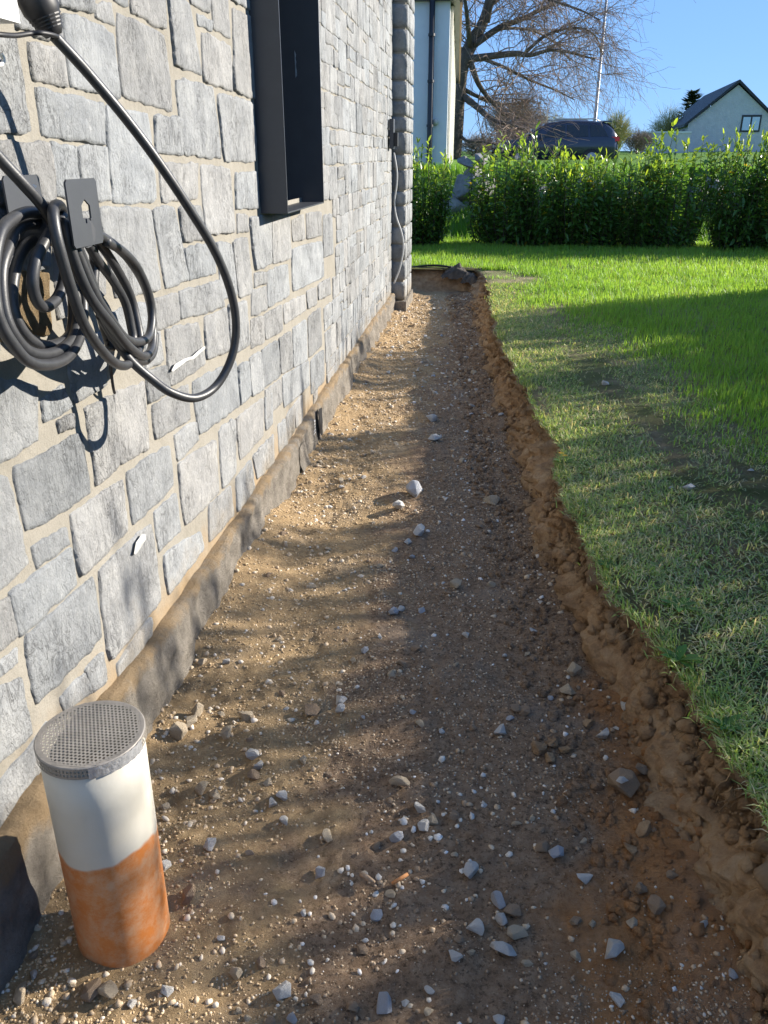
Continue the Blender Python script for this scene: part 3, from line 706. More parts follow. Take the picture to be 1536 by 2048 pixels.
tag(b.grid(np.stack([-.838 + .003 * np.sin(YY * 90) + .01 * fbm(YY * 30, ZZ * 20, 0, 9, 2), YY, ZZ], -1)).build('black_membrane', M['black'], smooth=True), 'crumpled black membrane strip against the foundation', 'membrane')
M['grey_cable'] = simple('grey_cable', [(.45, .45, .44), (.55, .55, .54)], 20, .5, ())
b = MB().tube(spline([onY(a, c, 8.18) if c < 500 else onY(a, c, 8.15) for a, c in ((788, 305), (794, 345), (793, 372), (789, 405), (793, 435), (803, 465), (807, 495), (800, 535), (788, 567))]), .008, 8)
tag(b.build('grey_cable', M['grey_cable'], smooth=True), 'thin grey cable hanging in the corner by the pier', 'cable')
c0 = onX(785, 280, -.86)
so = thing('wall_socket', 'small dark outdoor socket on the wall by the far pier', 'socket', (-.87, 8.0, 1.6))
MB().box((-.872, 7.86, 1.50), (-.835, 7.98, 1.74)).build('back_box', M['anthracite'], so); MB().box((-.834, 7.875, 1.52), (-.80, 7.965, 1.63)).build('cover', M['black'], so)
# debris at the far end of the trench
def crumple(name, mat, label, cx, cy, z, w, d, h, seed, cat):
    U, V = np.meshgrid(np.linspace(-1, 1, 26), np.linspace(-1, 1, 18), indexing='ij')
    zz = z + h * (1 - U ** 2) ** .7 * (1 - V ** 2) ** .5 * (.55 + .6 * np.abs(fbm(U * 2, V * 2, 0, seed, 3))) + .03 * fbm(U * 5, V * 4, 0, seed + 1, 3)
    P = np.stack([cx + w * U + .05 * fbm(U * 3, V * 3, 0, seed + 2, 2), cy + d * V, zz], -1)
    return tag(MB().grid(P).build(name, mat, smooth=True), label, cat)
M['rag'] = simple('dirty_fabric', [(.035, .03, .027), (.10, .085, .07), (.17, .14, .11)], 14, .9, ((30, .01),))
p = onZ(912, 548, LAWN); crumple('fabric_scrap', M['rag'], 'dark crumpled fabric lying on the far end of the trench', p[0], 9.68, .16, .17, .10, .16, 3, 'fabric')
p = onZ(940, 556, LAWN); crumple('fabric_scrap', M['rag'], 'small black torn fabric scrap at the far trench corner', p[0], 9.55, .12, .09, .08, .13, 8, 'fabric')
b = MB().tube(spline([(x, 9.74 + .05 * math.sin(x * 7), .262 + .012 * math.sin(x * 9)) for x in np.linspace(-1.1, -.35, 9)]), .012, 6)
tag(b.build('black_hose', M['black'], smooth=True), 'thin black hose lying along the lawn at the trench end', 'hose')

# ================================================================ loose stones
def hull_mesh(name, seed, sub=True):
    rs = np.random.default_rng(seed); n = rs.integers(11, 18)
    v = rs.normal(size=(n, 3)); v /= np.linalg.norm(v, axis=1)[:, None]; v *= rs.uniform(.75, 1.1, (n, 1))
    bm = bmesh.new(); [bm.verts.new(p) for p in v]
    r = bmesh.ops.convex_hull(bm, input=bm.verts[:])
    bmesh.ops.delete(bm, geom=[g for g in r['geom_interior'] if isinstance(g, bmesh.types.BMVert)], context='VERTS')
    if sub: bmesh.ops.bevel(bm, geom=bm.edges[:], offset=.05, segments=1, affect='EDGES', clamp_overlap=True)
    bmesh.ops.triangulate(bm, faces=bm.faces[:])
    me = bpy.data.meshes.new(name); bm.to_mesh(me); bm.free(); return me
HM = {k: [hull_mesh('stone_shape', 100 + i * 7 + j * 131) for i in range(7)] for j, k in enumerate(('s_grey', 's_blue', 's_tan', 's_brown'))}
for k, l in HM.items():
    for me in l: me.materials.append(M[k])
def loose(X, Y, size, mk, rs, label, group, name='loose_stone', flat=.6, z=None, sink=.5, elong=None):
    me = rs.choice(HM[mk]); o = bpy.data.objects.new(name, me); COL.objects.link(o)
    e = elong or rs.uniform(.65, .95); s = size / 2
    o.scale = (s, s * e, s * flat); o.rotation_euler = (rs.uniform(-.3, .3), rs.uniform(-.3, .3), rs.uniform(0, 6.28))
    zz = float(floor_z(X, Y)) if z is None else z
    o.location = (X, Y, zz + s * flat * (1 - sink * 1.3)); tag(o, label, 'stone', group); return o
taken = []
SPEC = [(830, 981, 38, 's_blue', 'large pale blue grey stone in the middle of the trench'), (868, 878, 24, 's_grey', 'flat pale grey stone further up the trench floor'),
 (866, 835, 24, 's_grey', 'broken grey slab stone on the trench floor near the sunlit patch'), (798, 1571, 32, 's_tan', 'rounded tan stone alone right of the sunlit gravel'),
 (566, 1589, 24, 's_grey', 'rounded grey stone right of the small stone group by the pipe'), (640, 1736, 26, 's_blue', 'bluish white angular stone in the middle foreground'),
 (1006, 1886, 44, 's_grey', 'largest white angular stone in the right foreground'), (1224, 1893, 46, 's_grey', 'long pale stone on the orange clay in the foreground'),
 (941, 1735, 34, 's_grey', 'upright pale pebble topping the pale stone cluster'), (766, 1990, 40, 's_blue', 'bluish grey stone at the bottom centre of the picture'),
 (565, 1971, 32, 's_grey', 'pale pinkish stone at the bottom left of centre'), (909, 1905, 28, 's_grey', 'pale stone left of the largest white stone'),
 (954, 1850, 32, 's_grey', 'flat grey stone just above the largest white stone'), (1036, 1856, 34, 's_tan', 'cream coloured oval stone right of the pale stone cluster'),
 (1167, 1755, 28, 's_grey', 'small white flat stone on the clay smear'), (1111, 1705, 30, 's_blue', 'dark blue grey stone beside the clay smear'),
 (1309, 1818, 34, 's_brown', 'brown grey stone below the bank in the foreground'), (1279, 1785, 28, 's_brown', 'brown stone leaning near the foot of the clay bank'),
 (1237, 1988, 28, 's_grey', 'pale oval stone at the bottom right on clay'), (793, 1673, 26, 's_blue', 'bright blue grey pebble above the orange stick'),
 (838, 1611, 26, 's_grey', 'small pale grey stone below the rounded tan stone'), (865, 1636, 24, 's_tan', 'yellowish tan pebble beside two grey pebbles'), (848, 1651, 26, 's_grey', 'round grey pebble beside the yellowish tan pebble'),
 (621, 1416, 34, 's_brown', 'brown grey stone at the edge of the upper sunlit patch'), (680, 1400, 26, 's_grey', 'grey stone stacked above a paler pebble in the sunlit edge'), (683, 1418, 22, 's_grey', 'pale pebble below the stacked grey stone'),
 (1240, 1575, 66, 's_brown', 'large earth covered rock at the foot of the bank'), (1279, 1549, 28, 's_brown', 'dark brown stone right of the earth covered rock'),
 (1205, 1472, 32, 's_grey', 'round pale grey stone under the turf overhang'), (995, 1792, 36, 's_blue', 'vivid blue grey chipped stone in the foreground cluster'), (1003, 1830, 24, 's_grey', 'small white stone below the vivid blue grey stone'),
 (1024, 1815, 32, 's_brown', 'brown oval stone right of the vivid blue stone'), (420, 1690, 26, 's_grey', 'pale grey angular stone right of the pipe'), (655, 1662, 26, 's_tan', 'tan stone leaning on a dark pebble in the middle ground'),
 (380, 1785, 38, 's_brown', 'grey brown stone half buried beside the pipe'), (45, 1992, 34, 's_tan', 'tan angular stone at the bottom left corner'), (215, 1980, 36, 's_tan', 'tan stone below the foot of the pipe'), (183, 1980, 40, 's_brown', 'dark stone below the foot of the pipe'),
 (333, 1730, 24, 's_grey', 'grey pebble touching the right side of the pipe'), (1085, 1690, 24, 's_brown', 'small brown clay lump near the dark blue grey stone'),
 (505, 1508, 24, 's_grey', 'pale stone at the top of a group of three'), (517, 1530, 26, 's_grey', 'middle stone in a group of three grey pebbles'), (508, 1548, 24, 's_brown', 'lowest stone in a group of three grey pebbles'), (545, 1602, 24, 's_grey', 'light triangular pebble left of the rounded grey stone'),
 (404, 1573, 24, 's_tan', 'cream pebble in the lower sunlit patch by the pipe'), (430, 1583, 24, 's_tan', 'oval cream pebble in the lower sunlit patch'), (395, 1420, 30, 's_tan', 'split sandy stone at the top of the sunlit heap'), (360, 1466, 36, 's_tan', 'large sandy stone in the sunlit heap near the pipe'), (380, 1448, 30, 's_tan', 'sandy stone leaning on the sunlit heap'), (492, 1432, 26, 's_tan', 'cream stone standing in the sunlit gravel'), (455, 1465, 28, 's_tan', 'flat sandy stone in the sunlit gravel'),
 (912, 1162, 24, 's_tan', 'small tan stone in the shaded middle of the trench'), (788, 1216, 20, 's_blue', 'little blue grey chip in the shaded gravel'), (838, 1058, 28, 's_grey', 'flat white chip at the end of a sunlit strip'), (983, 1002, 26, 's_tan', 'flat pale slab on the right side of the trench'), (800, 1010, 24, 's_grey', 'grey stone left below the large pale blue stone'),
 (1000, 1463, 26, 's_grey', 'oval pale stone left of the orange clods'), (1030, 1420, 24, 's_brown', 'pair stone brown left on the shaded floor'), (1050, 1422, 24, 's_brown', 'pair stone brown right on the shaded floor'), (1135, 1382, 28, 's_tan', 'pale slab below the crumbling bank'), (1145, 1350, 30, 's_tan', 'long tan stone near the crumbling bank'), (1247, 1425, 24, 's_grey', 'small white stone under the overhang')]
rs = random.Random(21)
for px, py, w, mk, lab in SPEC:
    p = onZ(px, py + w * .15, .01); d = view_depth(p); sz = w / FOC * d * 1.4
    X, Y = p[0], p[1]; taken.append((X, Y, sz))
    big = w > 60
    loose(X, Y, sz, mk, rs, lab, None, flat=.72 if big else .68, sink=.3)
p = onZ(1243, 1560, .07); loose(p[0], p[1], .035, 's_grey', rs, 'pale grey stone embedded in the earth covered rock', None, z=.062, sink=.2, elong=.6)
LB = {'s_grey': 'small pale grey stone lying loose on the trench floor', 's_blue': 'small blue grey stone lying loose on the trench floor',
      's_tan': 'small sandy tan stone lying loose on the trench floor', 's_brown': 'small earth brown stone lying loose on the trench floor'}
n = 0
while n < 225:
    Y = .95 + 8.3 * rs.random() ** 2.1; fx = float(foot_x(Y)); X = rs.uniform(-.82, fx)
    near_wall = X < -.45
    if 1.05 < Y < 1.35 and X < -.5: continue
    if math.hypot(X - PX, Y - PY) < .12: continue
    if (n % 3 == 0) and Y > 2.4 and X < -.1 and rs.random() < .5: continue
    sz = rs.uniform(.014, .032) * (1 + .12 * Y) * (1.1 if X > fx - .3 else 1)
    if any(math.hypot(X - a, Y - b) < (c + sz) * .5 for a, b, c in taken): continue
    taken.append((X, Y, sz)); mk = rs.choice(['s_tan', 's_tan', 's_grey', 's_brown', 's_brown', 's_blue'] if X > -.4 else ['s_tan', 's_tan', 's_tan', 's_grey', 's_brown'])
    zone = ('in the near foreground' if Y < 1.7 else 'in the middle of the trench length' if Y < 3.6 else 'in the far half of the trench') + (' by the wall' if X < -.45 else ' below the bank' if X > fx - .3 else ' on its centre line')
    loose(X, Y, sz, mk, rs, LB[mk].replace('lying loose on the trench floor', 'loose ' + zone), {'s_grey': 'pale grey loose stones', 's_blue': 'blue grey loose stones', 's_tan': 'tan loose stones', 's_brown': 'brown loose stones'}[mk], flat=rs.uniform(.5, .75)); n += 1

# small gravel: nobody could count it
def ico():
    bm = bmesh.new(); bmesh.ops.create_icosphere(bm, subdivisions=1, radius=1); bm.verts.index_update()
    V = np.array([v.co[:] for v in bm.verts]); F = np.array([[v.index for v in f.verts] for f in bm.faces]); bm.free(); return V, F
IV, IF = ico()
def scatter(name, X, Y, Z, S, colr, mat, flat=.6, seed=1, label=None):
    g = np.random.default_rng(seed); n = len(X); k = len(IV)
    V = IV[None] * g.uniform(.62, 1.15, (n, k, 1)); V = V * np.stack([np.ones(n), g.uniform(.6, 1, n), g.uniform(flat * .7, flat * 1.2, n)], 1)[:, None, :]
    a = g.uniform(0, 6.28, n); tl = g.normal(0, .35, n); ca, sa, ct, st = np.cos(a), np.sin(a), np.cos(tl), np.sin(tl)
    x, y, z = V[..., 0], V[..., 1], V[..., 2]
    x, z = x * ct[:, None] + z * st[:, None], -x * st[:, None] + z * ct[:, None]
    x, y = x * ca[:, None] - y * sa[:, None], x * sa[:, None] + y * ca[:, None]
    W = np.stack([x, y, z], -1) * (S / 2)[:, None, None] + np.stack([X, Y, Z + S * g.uniform(-.10, .12, n)], -1)[:, None]
    F = (IF[None] + (np.arange(n) * k)[:, None, None]).reshape(-1, 3)
    C = np.repeat(colr, k, 0)
    o = tri_mesh(name, W.reshape(-1, 3), F, mat, C, smooth=False); kind(o, 'stuff')
    if label: o['label'] = label
    return o
g = np.random.default_rng(5); n = 95000
Y = .72 + 8.6 * g.random(n) ** 2.3; X = -.86 + (foot_x(Y) + .03 + .86) * g.random(n)
cl = .42 + .95 * fbm(X * 3, Y * 3, 0, 77, 4) + .35 * sstep(-.1, -.6, X)
keep = g.random(n) < np.clip(cl * 1.3 - .25 * sstep(.0, .4, X) * (Y < 3), .08, 1); X, Y = X[keep], Y[keep]; n = len(X)
keep = np.hypot(X - PX, Y - PY) > PR; X, Y = X[keep], Y[keep]; n = len(X)
S = (.0030 + .0068 * g.random(n) ** 2.8) * (1 + .16 * Y)
pal = np.array([(.48, .36, .24), (.36, .26, .17), (.57, .46, .33), (.68, .61, .51), (.26, .185, .12), (.56, .54, .50), (.78, .74, .68)])
w = np.array([.30, .30, .15, .03, .195, .02, .005])
ci = g.choice(len(pal), n, p=w); wall_side = sstep(-.05, -.55, X)
C = pal[ci] * g.uniform(.8, 1.15, (n, 1)); C = C * (1 - .45 * wall_side[:, None]) + np.array([.72, .52, .28]) * .45 * wall_side[:, None]
scatter('gravel', X, Y, floor_z(X, Y), S, C, M['pebble'], .65, 2, 'fine gravel and sand grains covering the trench floor')
n = 5200; Y = .8 + 8.3 * g.random(n) ** 2.4; X = -.85 + (foot_x(Y) + .85) * g.random(n)
keep = (np.hypot(X - PX, Y - PY) > PR + .015) & (g.random(n) < np.clip(.35 + 1.1 * fbm(X * 2.6, Y * 2.6, 0, 79, 2) + .55 * sstep(-.2, -.7, X) + .5 * np.exp(-((X + .12) / .25) ** 2 - ((Y - 1.25) / .25) ** 2), .03, 1)); X, Y = X[keep], Y[keep]; n = len(X)
S = (.009 + .013 * g.random(n) ** 2) * (1 + .13 * Y); ci = g.choice(len(pal), n, p=[.20, .18, .18, .18, .08, .10, .08])
ws = sstep(-.05, -.55, X)[:, None]; C = pal[ci] * (1 - .4 * ws) + np.array([.70, .56, .38]) * .4 * ws
scatter('pebbles', X, Y, floor_z(X, Y), S, C, M['pebble'], .65, 3, 'small pebbles scattered over the trench floor')
# earth crumbs along and on the bank
n = 9000; Y = .8 + 8.5 * g.random(n) ** 1.9; tt = g.random(n) ** 1.3
X = foot_x(Y) - .22 + .30 * tt + g.normal(0, .03, n)
Z = np.where(X > foot_x(Y) - .04, np.interp((X - foot_x(Y) + .05) / np.maximum(edge_x(Y) - foot_x(Y) + .05, .05), [0, .42, .66, .8], [0, .055, .115, .17]) - .004, floor_z(X, Y))
keep = Z < .075; X, Y, Z = X[keep], Y[keep], Z[keep]; n = len(X)
S = (.004 + .032 * g.random(n) ** 6) * (1 + .12 * Y)
C = np.array([(.30, .20, .12), (.30, .185, .10), (.22, .15, .095), (.40, .29, .19), (.36, .21, .11)])[g.integers(0, 5, n)] * g.uniform(.85, 1.15, (n, 1))
scatter('earth_crumbs', X, Y, Z, S, C, M['soil'], .75, 4, 'brown earth crumbs at the foot of the cut bank')
n = 8000; Y = .75 + 8.0 * g.random(n) ** 1.8; tt = g.random(n); e_, f_ = edge_x(Y), foot_x(Y) - .05
X = f_ + (e_ - f_) * np.interp(tt, [0, .25, .5, .72, .86], [0, .42, .66, .80, .98]) + g.normal(0, .008, n) + .006; Z = np.interp(tt, [0, .25, .5, .72, .86, 1], [0, .055, .115, .175, .215, .225]) - .008
S = (.006 + .050 * g.random(n) ** 6) * (1 + .08 * Y)
C = np.array([(.38, .22, .115), (.52, .32, .165), (.26, .155, .085), (.62, .43, .25), (.44, .32, .20)])[g.integers(0, 5, n)] * g.uniform(.85, 1.15, (n, 1))
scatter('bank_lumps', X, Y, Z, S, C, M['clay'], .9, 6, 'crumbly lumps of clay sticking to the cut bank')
# orange clods
for k, (px, py, w) in enumerate(((1078, 1488, 40), (1106, 1478, 36), (1100, 1505, 30), (1132, 1490, 28), (1290, 1660, 44), (1262, 1690, 34), (1230, 1340, 34), (1180, 1440, 30))):
    p = onZ(px, py, .03); d = view_depth(p); me = hull_mesh('clod_shape', 900 + k); me.materials.append(M['clay'])
    o = bpy.data.objects.new('earth_clod', me); COL.objects.link(o); s = w / FOC * d * .55; o.scale = (s, s * .8, s * .7); o.rotation_euler = (.2 * k, .3, k)
    o.location = (p[0], p[1], float(floor_z(p[0], p[1])) + s * .4)
    tag(o, ['orange clay clod left in the clod group on the floor', 'orange clay clod at the top of the clod group', 'orange clay clod at the front of the clod group', 'orange clay clod right in the clod group', 'large brown clod rolled from the bank in the foreground', 'smaller brown clod left of the large rolled clod', 'dark earth clod under the turf overhang', 'earth clod below the turf overhang by pale stones'][k], 'clod')
p = onZ(800, 1759, .012); a = np.array([p[0], p[1], .014]); dv = np.array([.016, .012, .003])
M['orange'] = simple('orange_stick', [(.45, .18, .06), (.6, .28, .11)], 80, .7, ((200, .0005),))
tag(MB().tube([a - dv, a + dv], .0038, 10).build('stub', M['orange'], smooth=True), 'short orange brown stick stub lying on the gravel', 'stub')
p = onZ(735, 1757, .012); a = np.array([p[0], p[1], .014]); dv = np.array([.017, -.011, .002])
tag(MB().tube([a - dv, a, a + dv], [.005, .006, .003], 8).build('wood_chip', M['s_brown'], smooth=True), 'pale tapered wood chip left of the orange stub', 'wood chip')

# ================================================================ grass
def blades(name, X, Y, Z, L, Wd, az, lean, C, label):
    n = len(X); d = np.stack([np.cos(az), np.sin(az)], 1); s = np.stack([-np.sin(az), np.cos(az)], 1)
    base = np.stack([X, Y, Z], 1)
    def at(f, bend): 
        h = L * f; out = h * np.sin(lean * bend); up = h * np.cos(lean * bend)
        return base + np.concatenate([d * out[:, None], up[:, None]], 1)
    s3 = np.concatenate([s, np.zeros((n, 1))], 1) * (Wd / 2)[:, None]
    m = at(.55, .75); tip = at(1.0, 1.0)
    V = np.stack([base - s3, base + s3, m - s3 * .8, m + s3 * .8, tip], 1).reshape(-1, 3)
    F = (np.array([[0, 1, 3], [0, 3, 2], [2, 3, 4]])[None] + (np.arange(n) * 5)[:, None, None]).reshape(-1, 3)
    o = tri_mesh(name, V, F, M['blade'], np.repeat(C, 5, 0)); kind(o, 'stuff'); o['label'] = label; return o
g = np.random.default_rng(12)
def lush_mask(X, Y): return sstep(-.34, .34, X - (.44 + np.maximum(8.2 - Y, 0) * .205) + .42 * fbm(X * 2.0, Y * 2.0, 0, 91, 4))
def bare_mask(X, Y):
    b = np.exp(-(((X - .72 + .10 * (Y - 4.7)) / .12) ** 2 + ((Y - 4.7) / .55) ** 2)) + .4 * np.exp(-(((X - 1.10) / .10) ** 2 + ((Y - 3.1) / .35) ** 2)) + .8 * np.exp(-(((X - .62) / .10) ** 2 + ((Y - 7.0) / .5) ** 2))
    b = b + .7 * np.exp(-(((X - .83) / .05) ** 2 + ((Y - 3.3) / .25) ** 2)) + .9 * np.exp(-(((X - edge_x(Y) - .03) / .05) ** 2)) * np.clip(fbm(Y * 1.9, 3.3, 0, 96, 2) * 2.2 + .25, 0, 1)
    wv = .04 * vnoise(Y * 3, .4, 0, 93)
    b = b + 1.0 * np.exp(-((X - .60 - (5.6 - Y) * .13 + wv) / .065) ** 2) * sstep(2.7, 3.1, Y) * sstep(6.2, 5.7, Y) * np.clip(.8 + fbm(X * 5, Y * 3, 0, 94, 2), 0, 1) + .55 * np.exp(-((X - 1.0 - (3.6 - Y) * .3 + wv) / .06) ** 2) * sstep(2.4, 2.8, Y) * sstep(4.4, 4.0, Y)
    return np.clip(b + .9 * np.clip(fbm(X * 3.5, Y * 2.5, 0, 95, 4), 0, 1), 0, 1)
# trodden, flattened grass
n = 230000; Y = .3 + 8.3 * g.random(n) ** 1.45; ex = edge_x(Y); X = ex - .012 + (np.minimum(.34 * Y + 1.7, 3.4) - ex) * g.random(n) ** 1.55
lm = lush_mask(X, Y); keep = (g.random(n) > lm * .95) & (g.random(n) > bare_mask(X, Y) * .93); X, Y = X[keep], Y[keep]; n = len(X)
pal = np.array([(.25, .39, .09), (.34, .47, .13), (.42, .48, .22), (.62, .57, .33), (.72, .64, .42), (.20, .33, .08), (.48, .46, .23)])
gs = .5 + .5 * fbm(X * 3.5, Y * 3.5, 0, 97, 3)
ci = np.where(g.random(n) < .46 + .5 * gs, g.choice([0, 1, 1, 5, 2], n), g.choice([2, 3, 4, 6, 3], n))
C = pal[ci] * g.uniform(.8, 1.2, (n, 1))
blades('trodden_grass', X, Y, lawn_z(X, Y) - .012 * (X < edge_x(Y) + .02), g.uniform(.012, .040, n), g.uniform(.0018, .0038, n) * (1 + .10 * Y), g.uniform(0, 6.28, n), np.where(g.random(n) < .15, g.uniform(.3, .9, n), g.uniform(1.05, 1.54, n)), C, 'flattened dull grass mixed with dry straw beside the trench')
# lush lawn
n = 230000; Y = .8 + 12.2 * g.random(n) ** 1.0; X = np.where(Y > 9.75, -1.9, .0) + (np.minimum(.34 * Y + 2.2, 5.8) + np.where(Y > 9.75, 1.9, 0)) * g.random(n) ** 1.2
keep = ((Y > 9.78) | (X > edge_x(np.minimum(Y, 9.7)))) & (g.random(n) < np.where(Y > 9.6, 1, lush_mask(X, Y))) & (g.random(n) > .9 * bare_mask(X, Y) * (Y < 7.5)); X, Y = X[keep], Y[keep]; n = len(X)
tone = (.5 + .5 * fbm(X * 1.6, Y * 1.6, 0, 98, 3))[:, None]
C = (np.array([.17, .35, .045]) * (1 - tone) + np.array([.29, .48, .07]) * tone) * g.uniform(.75, 1.3, (n, 1)); dry = g.random(n) < .04; C[dry] = (.24, .23, .10)
L = g.uniform(.03, .085, n) * (1 + .5 * fbm(X * 4, Y * 4, 0, 99, 3)) * np.where(Y > 9.6, 1, .5 + .5 * lush_mask(X, Y))
blades('lawn_grass', X, Y, lawn_z(X, Y), L, g.uniform(.0028, .005, n) * (1 + .06 * Y), g.uniform(0, 6.28, n), g.uniform(.05, .85, n), C, 'lush green lawn grass behind the trodden strip')
# tufts hanging over the cut edge
n = 2600; tc = np.array([1.45, 1.62, 1.72, 1.95, 2.02, 2.35, 2.8, 3.25, 3.9, 4.6, 5.3, 6.0, 6.8, 7.5]); ti = g.integers(0, len(tc), n)
Y = tc[ti] + g.normal(0, .06, n) * (1 + .1 * tc[ti]); X = edge_x(Y) + g.normal(.012, .022, n); C = np.array([(.22, .36, .07), (.32, .44, .11), (.46, .46, .22)])[g.integers(0, 3, n)] * g.uniform(.75, 1.25, (n, 1))
blades('edge_tufts', X, Y, lawn_z(X, Y) - .012, g.uniform(.02, .052, n), g.uniform(.0022, .0042, n) * (1 + .08 * Y), g.normal(3.1, 1.0, n), g.uniform(.2, 1.5, n), C, 'green grass tufts hanging over the cut turf edge')
# grass on the slope behind the hedge
n = 26000; Y = 13.0 + 3.2 * g.random(n); X = -2 + 7 * g.random(n); C = np.array([.12, .27, .03]) * g.uniform(.7, 1.4, (n, 1))
blades('slope_grass', X, Y, hill_z(X, Y), g.uniform(.06, .16, n), g.uniform(.006, .012, n), g.uniform(0, 6.28, n), g.uniform(.05, .6, n), C, 'bright long grass on the slope behind the hedge')
# hanging roots
b = MB(); rs = random.Random(8)
for k in range(420):
    Y = .95 + 6.5 * rs.random() ** 1.7; e = float(edge_x(Y)); X = e - rs.uniform(-.01, .03); z = rs.uniform(.13, .235); L = rs.uniform(.02, .075)
    P = [np.array([X, Y, z])]
    for s in range(4): P.append(P[-1] + np.array([rs.gauss(-.005, .006), rs.gauss(0, .006), -L / 4]))
    b.tube(P, [.0011 * (1 + .2 * Y), .001 * (1 + .2 * Y), .0009, .0006, .0004], 3, False)
M['root'] = simple('root_fibre', [(.22, .14, .07), (.36, .25, .14)], 30, .9, ())
o = kind(b.build('hanging_roots', M['root']), 'stuff'); o['label'] = 'fine brown roots hanging from the cut turf'
# small weeds on the edge
def weed(px, py, lab, s, flower=False, seed=0):
    p = onZ(px, py, LAWN); Y = p[1]; X = max(p[0], float(edge_x(Y)) + .012); z = float(lawn_z(X, Y)) - .006; rs = random.Random(seed)
    root = thing('weed', lab, 'weed', (X, Y, z)); nl = 11
    for k in range(nl):
        a = k * 2.4 + rs.random(); L = s * rs.uniform(.6, 1.1); m_ = MB(); up = rs.uniform(.25, .9); P = []
        for t_ in np.linspace(0, 1, 6):
            c = np.array([X + math.cos(a) * L * t_, Y + math.sin(a) * L * t_, z + .006 + L * up * t_ * (1 - .55 * t_)]); w = s * .16 * math.sin(math.pi * (t_ * .9 + .06))
            sd = np.array([-math.sin(a), math.cos(a), 0]); P.append([c - sd * w, c + np.array([0, 0, -w * .3]), c + sd * w])
        m_.grid(np.array(P), (.10 * rs.uniform(.8, 1.2), .21 * rs.uniform(.8, 1.2), .04)); m_.build('leaf', M['blade'], root, smooth=True, attr=True)
    if flower:
        for k in range(2):
            c = np.array([X + rs.uniform(-.02, .02), Y + rs.uniform(-.02, .02), z + s * .9]); m_ = MB()
            for q in range(10): a = q * .628; m_.add([c, c + np.array([math.cos(a - .2), math.sin(a - .2), .2]) * .012, c + np.array([math.cos(a + .2), math.sin(a + .2), .2]) * .012], [(0, 1, 2)], (.8, .45, .02))
            m_.build('flower', M['blade'], root, attr=True)
weed(1046, 925, 'small weed with orange yellow flowers on the turf edge', .05, True, 1)
weed(1360, 1215, 'broad leaved weed on the turf edge above the overhang', .06, False, 2)
weed(1340, 1320, 'leafy weed drooping over the crumbled overhang', .06, False, 3)
weed(1195, 1130, 'bright green seedling at the lip of the bank', .035, False, 4)
weed(1440, 1450, 'grassy weed at the lower turf edge', .05, False, 5)
for k, (px, py, w) in enumerate(((1378, 980, 22), (1340, 978, 10), (1210, 770, 16), (1398, 1335, 9), (1500, 945, 14))):
    p = onZ(px, py, LAWN); rs = random.Random(k); d = view_depth(p)
    loose(p[0], p[1], w / FOC * d * 1.3, 's_grey', rs, ['pale flat stone lying on the trodden lawn at right', 'tiny pale chip beside the flat stone on the lawn', 'pale chip on the bare earth strip in the lawn', 'tiny stone in the trodden grass near the edge', 'pale chip in the bare patch at the right edge'][k], None, z=float(lawn_z(p[0], p[1])) + .004)

